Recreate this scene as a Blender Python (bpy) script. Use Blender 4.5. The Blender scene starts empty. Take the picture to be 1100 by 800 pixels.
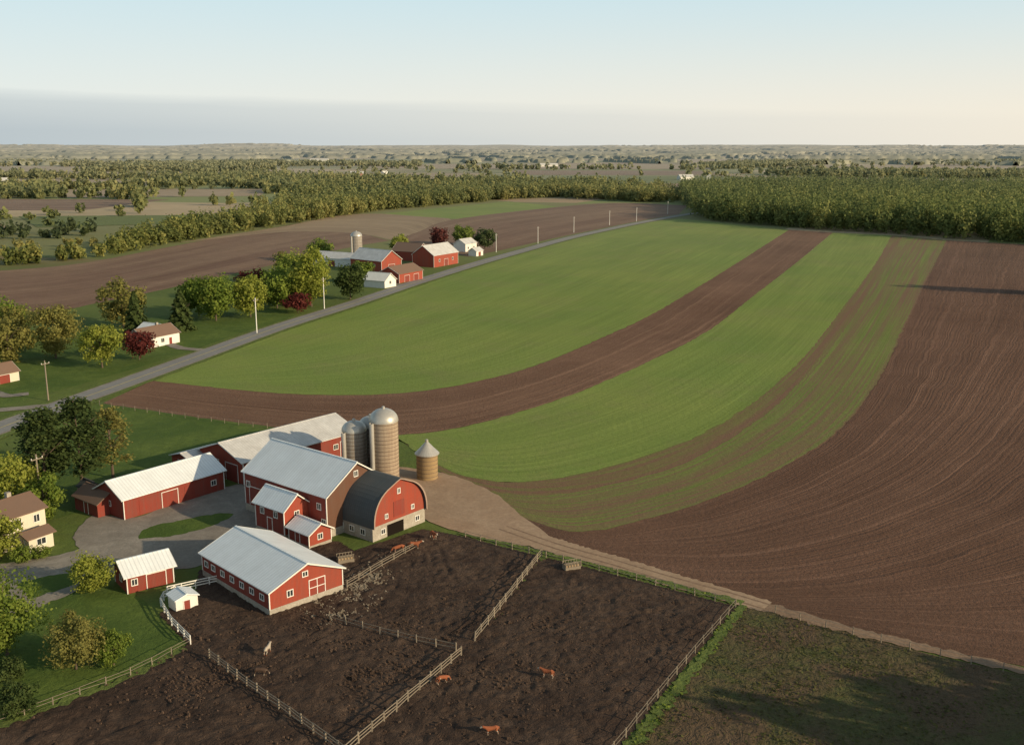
import bpy, math, random
import numpy as np
from mathutils import Vector, Matrix, geometry
random.seed(7); RNG=np.random.default_rng(11)
SC=bpy.context.scene
SC.view_settings.view_transform='Standard'; SC.view_settings.look='None'; SC.view_settings.exposure=0
COL=SC.collection
SUN_AZ=math.radians(-27); SUN_EL=math.radians(17)

# ---------------------------------------------------------------- materials
def new_mat(name,rough=0.9,spec=0.2,metal=0.0):
    m=bpy.data.materials.new(name); m.use_nodes=True; nt=m.node_tree
    b=nt.nodes["Principled BSDF"]; b.inputs["Roughness"].default_value=rough
    b.inputs["Specular IOR Level"].default_value=spec; b.inputs["Metallic"].default_value=metal
    return m,nt,b
def N(nt,t): return nt.nodes.new(t)
def L(nt,a,b): nt.links.new(a,b)
def mixc(nt,f,a,b,blend='MIX'):
    n=N(nt,"ShaderNodeMix"); n.data_type='RGBA'; n.blend_type=blend
    for i,v in ((0,f),(6,a),(7,b)):
        if hasattr(v,'links'): L(nt,v,n.inputs[i])
        elif i==0: n.inputs[0].default_value=v
        else: n.inputs[i].default_value=(*v,1)
    return n.outputs[2]
def mth(nt,op,a,b=None,clamp=False):
    n=N(nt,"ShaderNodeMath"); n.operation=op; n.use_clamp=clamp
    for i,v in enumerate((a,b)):
        if v is None: continue
        if hasattr(v,'links'): L(nt,v,n.inputs[i])
        else: n.inputs[i].default_value=v
    return n.outputs[0]
def coord(nt,kind='pos',scale=(1,1,1),rot=0):
    if kind=='pos': s=N(nt,"ShaderNodeNewGeometry").outputs["Position"]
    elif kind=='uv': s=N(nt,"ShaderNodeUVMap").outputs[0]
    else: s=N(nt,"ShaderNodeTexCoord").outputs["Object"]
    mp=N(nt,"ShaderNodeMapping"); mp.inputs["Scale"].default_value=scale; mp.inputs["Rotation"].default_value=(0,0,rot)
    L(nt,s,mp.inputs[0]); return mp.outputs[0]
def noise(nt,vec,scale=1,detail=4,rough=0.6,lo=0.3,hi=0.7,dist=0.0):
    n=N(nt,"ShaderNodeTexNoise"); n.inputs["Scale"].default_value=scale; n.inputs["Detail"].default_value=detail
    n.inputs["Roughness"].default_value=rough; n.inputs["Distortion"].default_value=dist; L(nt,vec,n.inputs["Vector"])
    mr=N(nt,"ShaderNodeMapRange"); mr.inputs[1].default_value=lo; mr.inputs[2].default_value=hi
    L(nt,n.outputs[0],mr.inputs[0]); return mr.outputs[0]
def bump(nt,b,h,strength=0.5,dist=0.2):
    n=N(nt,"ShaderNodeBump"); n.inputs["Strength"].default_value=strength; n.inputs["Distance"].default_value=dist
    L(nt,h,n.inputs["Height"]); L(nt,n.outputs[0],b.inputs["Normal"])
HAZE_COL=(0.49,0.475,0.43)
def painted_haze(nt,c,dist=4800.0,start=400.0):  # distance haze painted into the surface colour by position, no real atmosphere
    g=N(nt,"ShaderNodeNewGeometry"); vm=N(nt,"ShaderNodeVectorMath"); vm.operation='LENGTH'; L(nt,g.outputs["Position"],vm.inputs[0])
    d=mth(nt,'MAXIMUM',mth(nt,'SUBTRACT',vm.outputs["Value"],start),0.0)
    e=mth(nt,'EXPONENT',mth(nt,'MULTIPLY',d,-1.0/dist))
    return mixc(nt,mth(nt,'SUBTRACT',1.0,e),c,HAZE_COL)

def soil(name,c1,c2,bandw=1.0,rows=0.5,widef=0.65,light=None):
    m,nt,b=new_mat(name,0.95,0.1)
    warp=noise(nt,coord(nt,'pos'),0.05,3,0.5,0.3,0.7)
    uv=N(nt,"ShaderNodeUVMap").outputs[0]; ad=N(nt,"ShaderNodeVectorMath"); ad.operation='MULTIPLY_ADD'
    cb=N(nt,"ShaderNodeCombineXYZ"); L(nt,warp,cb.inputs[1]); L(nt,cb.outputs[0],ad.inputs[0]); ad.inputs[1].default_value=(1,1.6,1); L(nt,uv,ad.inputs[2])
    def uvn(sc,*a):
        mp=N(nt,"ShaderNodeMapping"); mp.inputs["Scale"].default_value=sc; L(nt,ad.outputs[0],mp.inputs[0]); return noise(nt,mp.outputs[0],1,*a)
    a=uvn((0.006,0.30*bandw,1),4,0.65,0.38,0.62)
    f=uvn((0.012,1.1,1),3,0.6,0.38,0.62)
    line=uvn((0.003,0.42*bandw,1),1,0.4,0.60,0.68)
    wide=uvn((0.004,0.075*bandw,1),3,0.6,0.38,0.62)
    v3=coord(nt,'pos'); big=noise(nt,v3,0.010,5,0.65,0.38,0.62); fine=noise(nt,v3,1.2,4,0.75,0.3,0.7); mid=noise(nt,v3,0.12,5,0.75,0.35,0.65)
    c=mixc(nt,a,c1,c2)
    c=mixc(nt,mth(nt,'MULTIPLY',wide,widef),c,light or tuple(x*0.62 for x in c1))
    c=mixc(nt,mth(nt,'MULTIPLY',f,rows),c,tuple(x*0.58 for x in c1))
    c=mixc(nt,mth(nt,'MULTIPLY',big,0.45),c,tuple(x*1.2 for x in c2))
    c=mixc(nt,mth(nt,'MULTIPLY',line,0.5),c,tuple(x*1.35 for x in c2))
    c=mixc(nt,mth(nt,'MULTIPLY',mid,0.35),c,tuple(x*0.68 for x in c1))
    c=mixc(nt,mth(nt,'MULTIPLY',fine,0.45),c,tuple(x*0.55 for x in c1))
    L(nt,painted_haze(nt,c),b.inputs["Base Color"])
    h=mth(nt,'ADD',mth(nt,'MULTIPLY',f,0.6),fine); bump(nt,b,h,0.6,0.2)
    return m
def crop(name,g1,g2,soilc=None,amount=0.0):
    m,nt,b=new_mat(name,0.9,0.1)
    a=noise(nt,coord(nt,'uv',(0.008,0.28,1)),1,4,0.6,0.38,0.62)
    f=noise(nt,coord(nt,'uv',(0.014,1.3,1)),1,3,0.6,0.38,0.62)
    wide=noise(nt,coord(nt,'uv',(0.004,0.06,1)),1,4,0.6,0.38,0.62)
    p=coord(nt,'pos'); big=noise(nt,p,0.012,5,0.65,0.38,0.62); fine=noise(nt,p,0.9,5,0.75,0.3,0.7); patch=noise(nt,p,0.035,6,0.78,0.50,0.70)
    c=mixc(nt,a,g1,g2)
    c=mixc(nt,mth(nt,'MULTIPLY',wide,0.6),c,(g1[0]*0.72,g1[1]*0.78,g1[2]*0.8))
    c=mixc(nt,mth(nt,'MULTIPLY',big,0.6),c,(g2[0]*1.25,g2[1]*1.04,g2[2]*1.1))
    c=mixc(nt,mth(nt,'MULTIPLY',patch,0.5),c,(0.27,0.225,0.11))
    c=mixc(nt,mth(nt,'MULTIPLY',f,0.48),c,tuple(x*0.60 for x in g1))
    c=mixc(nt,mth(nt,'MULTIPLY',fine,0.42),c,tuple(x*0.55 for x in g1))
    if soilc:
        n1=noise(nt,p,0.35,6,0.8,0.42,0.58); n2=noise(nt,coord(nt,'uv',(0.007,0.75,1)),1,4,0.6,0.42,0.58); n3=noise(nt,coord(nt,'uv',(0.004,0.12,1)),1,3,0.6,0.4,0.6)
        fac=mth(nt,'ADD',mth(nt,'ADD',mth(nt,'MULTIPLY',n1,0.25),mth(nt,'MULTIPLY',n3,0.3)),mth(nt,'MULTIPLY',n2,0.75)); fac=mth(nt,'ADD',fac,amount,True)
        c=mixc(nt,fac,c,soilc)
    L(nt,painted_haze(nt,c),b.inputs["Base Color"]); bump(nt,b,fine,0.5,0.15)
    return m
def patchy(name,cols,scales=(0.02,0.3,2.5),bs=0.5,bd=0.2,rough=0.95,hz=True,kind='pos',dist=0.0,tight=0.12):
    m,nt,b=new_mat(name,rough,0.12)
    p=coord(nt,kind)
    n1=noise(nt,p,scales[0],6,0.7,0.5-tight,0.5+tight,dist); n2=noise(nt,p,scales[1],5,0.7,0.35,0.65,dist); n3=noise(nt,p,scales[2],4,0.7,0.3,0.7)
    c=mixc(nt,n1,cols[0],cols[1]); c=mixc(nt,mth(nt,'MULTIPLY',n2,0.6),c,cols[2])
    c=mixc(nt,mth(nt,'MULTIPLY',n3,0.45),c,tuple(x*0.5 for x in cols[0]))
    if hz: c=painted_haze(nt,c)
    L(nt,c,b.inputs["Base Color"]); bump(nt,b,mth(nt,'ADD',n2,mth(nt,'MULTIPLY',n3,0.5)),bs,bd)
    return m
def painted(name,c,var=0.25,rough=0.7,metal=0.0,spec=0.3,axis=0,ribs=0.0,dirt=(0.12,0.10,0.08),streak=0.0):
    m,nt,b=new_mat(name,rough,spec,metal)
    p=coord(nt,'obj'); n1=noise(nt,p,0.5,5,0.7,0.3,0.75); n2=noise(nt,p,4.0,4,0.7,0.3,0.7)
    cc=mixc(nt,mth(nt,'MULTIPLY',n1,var),c,dirt)
    cc=mixc(nt,mth(nt,'MULTIPLY',n2,var*0.5),cc,tuple(x*0.6 for x in c))
    if streak>0:
        s=noise(nt,coord(nt,'obj',(1.6,1.6,0.10)),1,4,0.7,0.42,0.66); cc=mixc(nt,mth(nt,'MULTIPLY',s,streak),cc,dirt)
    if ribs>0:
        w=N(nt,"ShaderNodeTexWave"); w.inputs["Scale"].default_value=ribs; w.inputs["Distortion"].default_value=0.0
        w.bands_direction='X' if axis==0 else ('Y' if axis==1 else 'Z'); L(nt,p,w.inputs["Vector"])
        s=mth(nt,'POWER',w.outputs["Fac"],6.0)
        cc=mixc(nt,mth(nt,'MULTIPLY',s,0.35),cc,tuple(x*0.45 for x in c)); bump(nt,b,s,0.4,0.05)
        sh=noise(nt,coord(nt,'obj',(0.9 if axis==0 else 0.05,0.05 if axis==0 else 0.9,0.05)),1,1,0.5,0.35,0.65)
        cc=mixc(nt,mth(nt,'MULTIPLY',sh,0.22),cc,tuple(x*0.65 for x in c))
    L(nt,painted_haze(nt,cc),b.inputs["Base Color"])
    return m
def leafmat(name,ca,cb,cc_):
    m,nt,b=new_mat(name,0.85,0.15)
    at=N(nt,"ShaderNodeAttribute"); at.attribute_name="tint"
    r=N(nt,"ShaderNodeValToRGB"); r.color_ramp.elements[0].color=(*ca,1); r.color_ramp.elements[1].color=(*cc_,1)
    e=r.color_ramp.elements.new(0.5); e.color=(*cb,1); L(nt,at.outputs["Fac"],r.inputs[0])
    tr=N(nt,"ShaderNodeBsdfTranslucent"); hz=painted_haze(nt,r.outputs[0]); L(nt,hz,b.inputs["Base Color"]); L(nt,hz,tr.inputs[0])
    ms=N(nt,"ShaderNodeMixShader"); ms.inputs[0].default_value=0.45
    L(nt,b.outputs[0],ms.inputs[1]); L(nt,tr.outputs[0],ms.inputs[2]); L(nt,ms.outputs[0],nt.nodes["Material Output"].inputs[0])
    return m

M_soil=soil("ploughed_soil",(0.150,0.081,0.053),(0.218,0.124,0.084))
M_soil2=soil("dry_ploughed_soil",(0.185,0.101,0.065),(0.275,0.162,0.106),rows=0.4)
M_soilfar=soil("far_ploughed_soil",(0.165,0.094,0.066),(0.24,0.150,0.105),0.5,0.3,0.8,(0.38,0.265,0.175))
M_stub=soil("stubble_rows",(0.33,0.24,0.155),(0.40,0.30,0.195),0.5,0.3,0.6,(0.24,0.155,0.105))
M_green=crop("young_crop",(0.200,0.275,0.060),(0.255,0.335,0.080))
M_sparse=crop("sparse_crop",(0.165,0.225,0.052),(0.205,0.260,0.066),(0.190,0.114,0.072),-0.16)
M_sparse2=crop("thin_sparse_crop",(0.170,0.205,0.052),(0.20,0.230,0.062),(0.190,0.110,0.070),0.10)
M_mud=patchy("paddock_mud",[(0.066,0.043,0.032),(0.130,0.087,0.062),(0.042,0.028,0.022)],(0.09,0.7,3.0),0.7,0.22,dist=1.2)
M_dirt=patchy("dirt_track",[(0.40,0.275,0.18),(0.46,0.33,0.225),(0.31,0.205,0.135)],(0.10,0.35,1.5),0.25,0.08,dist=0.3)
M_rut=patchy("track_rut",[(0.27,0.18,0.12),(0.33,0.225,0.15),(0.21,0.14,0.095)],(0.12,0.5,2.0),0.3,0.1)
M_gravel=patchy("gravel_yard",[(0.26,0.23,0.195),(0.37,0.33,0.28),(0.19,0.165,0.135)],(0.09,0.4,3),0.35,0.08,dist=0.8)
M_asphalt=patchy("asphalt",[(0.26,0.255,0.245),(0.31,0.30,0.29),(0.21,0.205,0.20)],(0.05,0.5,5),0.2,0.03)
M_line=painted("road_paint",(0.62,0.50,0.12),0.3)
M_lawn=patchy("lawn",[(0.080,0.130,0.027),(0.145,0.195,0.042),(0.062,0.098,0.022)],(0.06,0.35,2.0),0.5,0.15,dist=0.6)
M_edge=patchy("grass_verge",[(0.13,0.175,0.045),(0.17,0.22,0.058),(0.10,0.115,0.035)],(0.08,0.5,2.0),0.6,0.2)
M_rough=patchy("rough_grass",[(0.135,0.092,0.058),(0.090,0.115,0.036),(0.115,0.085,0.048)],(0.08,0.35,1.6),0.9,0.4,dist=1.0,tight=0.10)
M_tan=patchy("stubble",[(0.34,0.25,0.155),(0.42,0.32,0.205),(0.27,0.185,0.115)],(0.01,0.05,0.5),0.2,0.1)
M_red=painted("barn_red",(0.270,0.038,0.024),0.32,0.8,ribs=1.6,axis=0,streak=0.3)
M_redb=painted("barn_red_gable",(0.36,0.055,0.028),0.30,0.8,ribs=1.6,axis=1,streak=0.28)
M_brownwall=painted("weathered_brown_boards",(0.150,0.068,0.042),0.3,0.9,ribs=1.6,axis=1,streak=0.3)
M_white=painted("white_paint",(0.78,0.76,0.71),0.18)
M_cream=painted("cream_siding",(0.66,0.60,0.48),0.15)
M_roofw=painted("white_metal_roof",(0.84,0.88,0.90),0.26,0.45,ribs=0.55,axis=0,spec=0.5,dirt=(0.42,0.40,0.37))
M_roofg=painted("grey_metal_roof",(0.72,0.71,0.69),0.6,0.5,ribs=0.55,axis=0,spec=0.5,dirt=(0.30,0.28,0.25))
M_roofd=painted("dark_shingle_roof",(0.080,0.092,0.098),0.3,0.9,ribs=0.7,axis=0)
M_roofb=painted("brown_shingle_roof",(0.20,0.125,0.09),0.25,0.9)
M_stone=patchy("stone_foundation",[(0.40,0.36,0.30),(0.50,0.46,0.40),(0.28,0.24,0.19)],(0.4,1.5,6),0.4,0.05,kind='obj')
M_trim=painted("weathered_trim",(0.36,0.26,0.21),0.3)
M_glass,_,_b=new_mat("dark_glass",0.15,0.6); _b.inputs["Base Color"].default_value=(0.03,0.035,0.04,1)
M_dark,_,_b=new_mat("painted_dark_doorway",0.95,0.0); _b.inputs["Base Color"].default_value=(0.015,0.012,0.010,1)
M_silo=painted("concrete_stave",(0.44,0.35,0.26),0.45,0.8,ribs=1.1,axis=2,streak=0.6,dirt=(0.22,0.15,0.10))
M_silog=painted("grey_stave",(0.37,0.34,0.30),0.45,0.7,ribs=1.1,axis=2,streak=0.6,dirt=(0.17,0.13,0.10))
M_hoop=painted("rusty_hoop",(0.17,0.12,0.09),0.3,0.7)
M_dome=painted("dome_metal",(0.52,0.50,0.46),0.3,0.4,metal=0.35)
M_crib=painted("crib_wood",(0.38,0.26,0.13),0.4,0.9,ribs=2.0,axis=2)
M_wood=painted("weathered_post",(0.27,0.225,0.17),0.45,0.9)
M_bark=painted("bark",(0.11,0.08,0.058),0.4,0.95)
M_leafG=leafmat("leaf_green",(0.095,0.150,0.026),(0.175,0.235,0.040),(0.28,0.33,0.065))
M_leafY=leafmat("leaf_yellowgreen",(0.17,0.21,0.038),(0.28,0.31,0.053),(0.40,0.41,0.090))
M_leafO=leafmat("leaf_olive",(0.15,0.150,0.042),(0.24,0.228,0.065),(0.34,0.31,0.10))
M_leafD=leafmat("leaf_dark",(0.042,0.068,0.022),(0.072,0.104,0.032),(0.115,0.150,0.045))
M_leafR=leafmat("leaf_red",(0.075,0.018,0.020),(0.14,0.034,0.030),(0.21,0.060,0.045))
M_leafW=leafmat("leaf_wood",(0.105,0.135,0.034),(0.195,0.220,0.052),(0.33,0.31,0.088))
M_leafWR=leafmat("leaf_wood_dense",(0.085,0.120,0.028),(0.160,0.200,0.046),(0.27,0.28,0.075))
M_leafT=leafmat("grass_tuft",(0.085,0.085,0.034),(0.115,0.12,0.040),(0.16,0.155,0.06))

# ---------------------------------------------------------------- mesh helpers
def obj_from(name,verts,faces,mat,parent=None,loc=(0,0,0),rot=0.0,smooth=False):
    me=bpy.data.meshes.new(name); me.from_pydata([tuple(v) for v in verts],[],faces); me.update()
    if mat is not None: me.materials.append(mat)
    if smooth:
        for p in me.polygons: p.use_smooth=True
    o=bpy.data.objects.new(name,me); COL.objects.link(o); o.location=loc; o.rotation_euler=(0,0,rot)
    if parent: o.parent=parent
    return o
def empty(name,loc,rot,label,cat,group=None):
    e=bpy.data.objects.new(name,None); COL.objects.link(e); e.location=loc; e.rotation_euler=(0,0,rot); e.empty_display_size=1
    e["label"]=label; e["category"]=cat
    if group: e["group"]=group
    return e
def boxd(x0,x1,y0,y1,z0,z1):
    v=[(x0,y0,z0),(x1,y0,z0),(x1,y1,z0),(x0,y1,z0),(x0,y0,z1),(x1,y0,z1),(x1,y1,z1),(x0,y1,z1)]
    f=[(0,3,2,1),(4,5,6,7),(0,1,5,4),(1,2,6,5),(2,3,7,6),(3,0,4,7)]
    return v,f
def join(parts):
    V=[];F=[]
    for v,f in parts:
        o=len(V); V+=list(v); F+=[tuple(i+o for i in q) for q in f]
    return V,F
def cr(pts,n):
    P=[np.array(p,float) for p in pts]; P=[2*P[0]-P[1]]+P+[2*P[-1]-P[-2]]
    out=[]
    for i in range(1,len(P)-2):
        for k in range(16):
            t=k/16; a,b,c,d=P[i-1:i+3]
            out.append(0.5*((2*b)+(-a+c)*t+(2*a-5*b+4*c-d)*t*t+(-a+3*b-3*c+d)*t**3))
    out.append(P[-2]); out=np.array(out)
    s=np.concatenate([[0],np.cumsum(np.linalg.norm(np.diff(out,axis=0),axis=1))])
    t=np.linspace(0,s[-1],n+1)
    return np.stack([np.interp(t,s,out[:,0]),np.interp(t,s,out[:,1])],1)
def in_poly(P,poly_):
    x,y=P[:,0],P[:,1]; c=np.zeros(len(P),bool); n=len(poly_)
    for i in range(n):
        x1,y1=poly_[i];x2,y2=poly_[(i+1)%n]
        c^=((y1>y)!=(y2>y))&(x<(x2-x1)*(y-y1)/((y2-y1)+1e-9)+x1)
    return c
def lat(ix,iy,seed):
    h=(ix.astype(np.int64)*374761393+iy.astype(np.int64)*668265263+seed*1442695041)&0xffffffff
    h=((h^(h>>13))*1274126177)&0xffffffff; return ((h^(h>>16))&0xffff)/65535.0
def vn(x,y,seed=0):
    ix=np.floor(x);iy=np.floor(y);fx=x-ix;fy=y-iy;fx=fx*fx*(3-2*fx);fy=fy*fy*(3-2*fy)
    a=lat(ix,iy,seed);b=lat(ix+1,iy,seed);c=lat(ix,iy+1,seed);d=lat(ix+1,iy+1,seed)
    return (a*(1-fx)+b*fx)*(1-fy)+(c*(1-fx)+d*fx)*fy
def fbm(x,y,seed=0,o=4):
    s=0;a=0.5;t=0
    for i in range(o): s=s+a*vn(x*2**i+i*17.3,y*2**i-i*9.1,seed+i); t+=a; a*=0.5
    return s/t
def grid_obj(name,X,Y,Z,keep,mat):
    nr,na=X.shape; idx=np.arange(nr*na).reshape(nr,na)
    f=np.stack([idx[:-1,:-1],idx[:-1,1:],idx[1:,1:],idx[1:,:-1]],-1)[keep]
    used=np.unique(f); remap=np.full(nr*na,-1); remap[used]=np.arange(len(used)); f=remap[f]
    co=np.stack([X.ravel()[used],Y.ravel()[used],Z.ravel()[used]],1); n=len(f)
    me=bpy.data.meshes.new(name); me.vertices.add(len(co)); me.vertices.foreach_set("co",co.reshape(-1).astype(np.float32))
    me.loops.add(4*n); me.loops.foreach_set("vertex_index",f.reshape(-1).astype(np.int32))
    me.polygons.add(n); me.polygons.foreach_set("loop_start",np.arange(0,4*n,4,dtype=np.int32)); me.polygons.foreach_set("loop_total",np.full(n,4,dtype=np.int32))
    me.update(calc_edges=True); me.materials.append(mat); me.validate()
    o=bpy.data.objects.new(name,me); COL.objects.link(o); return o
def structure(o): o["kind"]="structure"; return o
_edge={}
def edge(pts,n,j):
    k=(tuple(map(tuple,pts)),n)
    if k not in _edge:
        c=cr(pts,n); T=np.gradient(c,axis=0); T/=np.linalg.norm(T,axis=1)[:,None]; R=np.stack([T[:,1],-T[:,0]],1)
        _edge[k]=c+R*RNG.normal(0,j,(n+1,1))
    return _edge[k]
ZL=[0.020]
def ribbon(name,A,B,z,mat,n=300,m=8,j=0.16):
    ZL[0]+=0.004; z=ZL[0]
    a=edge(A,n,j); b=edge(B,n,j); mid=(cr(A,n)+cr(B,n))/2
    s=np.concatenate([[0],np.cumsum(np.linalg.norm(np.diff(mid,axis=0),axis=1))])
    w=float(np.mean(np.linalg.norm(a-b,axis=1)))
    V=[];UV=[];F=[]
    a0,b0=cr(A,n),cr(B,n)
    for i in range(n+1):
        for k in range(m+1):
            q=a0[i]*(1-k/m)+b0[i]*k/m
            if k==0: q=a[i]
            if k==m: q=b[i]
            V.append((q[0],q[1],z)); UV.append((s[i],w*k/m))
    for i in range(n):
        for k in range(m):
            q=i*(m+1)+k; F.append((q,q+1,q+m+2,q+m+1))
    o=obj_from(name,V,F,mat); me=o.data
    uv=me.uv_layers.new(name="UVMap")
    for lp in me.loops: uv.data[lp.index].uv=UV[lp.vertex_index]
    if me.polygons[0].normal.z<0: me.flip_normals()
    return structure(o)
def strip(name,pts,w0,w1,z,mat,n=100,j=0.06):
    c=cr(pts,n); ww=np.linspace(w0,w1,n+1)[:,None]
    T=np.gradient(c,axis=0); T/=np.linalg.norm(T,axis=1)[:,None]; R=np.stack([T[:,1],-T[:,0]],1)
    a=c-R*(ww/2+RNG.normal(0,j,(n+1,1))*ww); b=c+R*(ww/2+RNG.normal(0,j,(n+1,1))*ww)
    V=[(*p,z) for p in a]+[(*p,z) for p in b]; F=[(i,i+1,n+2+i,n+1+i) for i in range(n)]
    o=obj_from(name,V,F,mat); me=o.data
    if me.polygons[0].normal.z<0: me.flip_normals()
    return structure(o)
def poly(name,pts,z,mat,smooth=True,jit=0.0):
    if smooth: P=cr(list(pts)+[pts[0]],len(pts)*8)[:-1]
    else: P=np.array(pts,float)
    if jit: P=P+RNG.normal(0,jit,P.shape)
    V=[Vector((p[0],p[1],0)) for p in P]
    tri=geometry.tessellate_polygon([V])
    o=obj_from(name,[(v.x,v.y,z) for v in V],[tuple(t) for t in tri],mat)
    for p in o.data.polygons:
        if p.normal.z<0: p.flip()
    return structure(o)

# ---------------------------------------------------------------- ground
def ground_material():
    m,nt,b=new_mat("countryside_ground",0.95,0.1)
    p=coord(nt,'pos')
    n1=noise(nt,p,0.03,5,0.65,0.35,0.65); n2=noise(nt,p,0.4,5,0.7,0.35,0.65); n3=noise(nt,p,2.2,4,0.7,0.3,0.7)
    near=mixc(nt,n1,(0.095,0.14,0.032),(0.145,0.19,0.046)); near=mixc(nt,mth(nt,'MULTIPLY',n2,0.5),near,(0.10,0.115,0.036)); near=mixc(nt,mth(nt,'MULTIPLY',n3,0.35),near,(0.05,0.07,0.02))
    wv=N(nt,"ShaderNodeTexVoronoi"); wv.inputs["Scale"].default_value=1.0; wv.distance='CHEBYCHEV'; L(nt,coord(nt,'pos',(0.0026,0.0036,1),0.35),wv.inputs["Vector"])
    sep=N(nt,"ShaderNodeSeparateColor"); L(nt,wv.outputs["Color"],sep.inputs[0])
    r=N(nt,"ShaderNodeValToRGB"); r.color_ramp.interpolation='CONSTANT'
    cols=[(0,(0.18,0.19,0.07)),(0.16,(0.38,0.26,0.16)),(0.34,(0.19,0.23,0.065)),(0.46,(0.26,0.16,0.105)),(0.60,(0.23,0.21,0.09)),(0.70,(0.46,0.35,0.22)),(0.88,(0.17,0.19,0.065))]
    r.color_ramp.elements[0].color=(*cols[0][1],1); r.color_ramp.elements[1].position=cols[1][0]; r.color_ramp.elements[1].color=(*cols[1][1],1)
    for q,c in cols[2:]:
        e=r.color_ramp.elements.new(q); e.color=(*c,1)
    L(nt,sep.outputs[0],r.inputs[0])
    far=mixc(nt,mth(nt,'MULTIPLY',noise(nt,p,0.008,5,0.7,0.35,0.65),0.4),r.outputs[0],(0.18,0.165,0.08))
    g=N(nt,"ShaderNodeNewGeometry"); sp=N(nt,"ShaderNodeSeparateXYZ"); L(nt,g.outputs["Position"],sp.inputs[0])
    mr=N(nt,"ShaderNodeMapRange"); mr.inputs[1].default_value=480; mr.inputs[2].default_value=620; L(nt,sp.outputs[1],mr.inputs[0])
    c=mixc(nt,mr.outputs[0],near,far)
    L(nt,painted_haze(nt,c),b.inputs["Base Color"]); bump(nt,b,n2,0.4,0.2)
    return m
S=40000
structure(obj_from("ground",[(-S,-3000,0),(S,-3000,0),(S,S,0),(-S,S,0)],[(0,1,2,3)],ground_material()))

# ---------------------------------------------------------------- fields
g1A=[(-94.5,261),(-86.0,288),(-72.5,339),(-55.5,391),(-36.5,454),(-13.5,522),(10.5,588),(43,671),(81,753),(116,824),(138,852)]
g1=[(-93.6,259.6),(-80.7,254.1),(-64.9,248),(-50.3,244.2),(-34.3,244.2),(-21,249),(-7.3,260.4),(7.8,280.2),(26,315),(51,367),(88,458),(126,554),(167,659),(199,740)]
b1=[(-97.3,235.8),(-81.4,228),(-61.9,219.1),(-44.1,212.3),(-29.5,208),(-19.8,209.4),(-8.2,216.8),(4.3,230.6),(18.7,250),(39.7,285.2),(65,333),(98,412),(148,532),(223,716)]
b1s=b1[4:]
g2=[(-23.3,205.2),(-17.4,193.4),(-10.4,182.9),(-3.4,178),(5.1,178.5),(15.8,184.6),(27.8,195.3),(41.9,211.6),(61.7,244.2),(89,300),(130,394),(186,524),(256,694)]
b2=[(-12.1,180.7),(-5.8,173.9),(1.6,170.4),(9.8,171.4),(20.3,177.5),(32.1,187.4),(47.1,208),(67.2,243.2),(95,302),(136,394),(191,524),(262,688)]
s4=[(-4.8,167.5),(1.5,159.4),(8.9,153.6),(14.9,154.4),(24.7,160.7),(37.7,171.4),(53.9,189.2),(72,215.3),(97.1,263.7),(135,346),(192,471),(278,658)]
s5=[(-4.0,163.0),(9.7,143.5),(27.1,133),(45.3,133.5),(67.7,144),(97.4,168),(145.9,226),(233,345),(384,579)]
s6=[(-2.0,160.5),(8.0,146.5),(22.2,136.0),(33.1,126.3),(59.3,110.5),(95,95),(150,100),(260,180),(430,420),(520,560)]
ribbon("ploughed_field",g1,b1,0,M_soil2,m=6)
ribbon("ploughed_field",g2,b2,0,M_sparse2,m=4)
ribbon("ploughed_field",s5,s6,0,M_soil)
ribbon("ploughed_field",s4,s5,0,M_soil,m=12)
ribbon("sparse_crop_field",b2,s4,0,M_sparse,m=6,j=0.3)
ribbon("crop_field",g1A,g1,0,M_green,m=10)
ribbon("crop_field",b1s,g2,0,M_green,m=8)
ribbon("ploughed_field",[(-300,285),(-183,358),(-160,394),(-138,464),(-117,540),(-97,610),(-78,655)],[(-345,420),(-250,495),(-222,530),(-208,600),(-192,680),(-168,755),(-145,800)],0,M_soilfar,n=120)
ribbon("stubble_field",[(-208,640),(-160,720),(-110,712),(-72,650)],[(-172,768),(-140,905),(-64,886),(-45,800)],0,M_stub,n=60)
ribbon("crop_field",[(-115,915),(-80,880),(-45,850)],[(-5,1110),(20,1070),(46,1021)],0,M_green,n=40)
ribbon("ploughed_field",[(-24,560),(-4,600),(31,680),(69,760),(105,832),(146,905)],[(-75,645),(-66,720),(-45,850),(46,1015),(110,1085),(176,1040)],0,M_soilfar,n=120)
FARF=[([(-1000,1450),(-560,1450),(-500,1780),(-1150,1850)],M_tan),([(-640,960),(-400,960),(-380,1150),(-700,1170)],M_soilfar),([(-520,1190),(-300,1230),(-330,1430),(-620,1400)],M_tan),
([(-450,1850),(-60,1800),(-40,2200),(-520,2250)],M_tan),([(100,1650),(520,1600),(540,1950),(80,2000)],M_edge),([(600,1450),(950,1450),(1050,1800),(650,1850)],M_tan),([(-1700,2200),(-950,2200),(-1000,2800),(-1950,2900)],M_tan),
([(-250,2600),(500,2550),(520,3200),(-260,3250)],M_tan),([(900,2200),(1500,2200),(1650,2800),(900,2800)],M_tan),([(-350,760),(-255,800),(-230,900),(-420,880)],M_edge),([(-1500,3400),(-300,3400),(-300,4300),(-1700,4400)],M_edge),([(600,3400),(1800,3400),(2000,4300),(600,4300)],M_tan),
([(-480,740),(-360,745),(-430,850),(-560,850)],M_tan),([(-900,1190),(-660,1190),(-640,1400),(-950,1400)],M_soilfar),([(-700,1900),(-480,1900),(-540,2150),(-850,2150)],M_edge),([(0,2080),(420,2060),(450,2400),(0,2450)],M_soilfar)]
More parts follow.
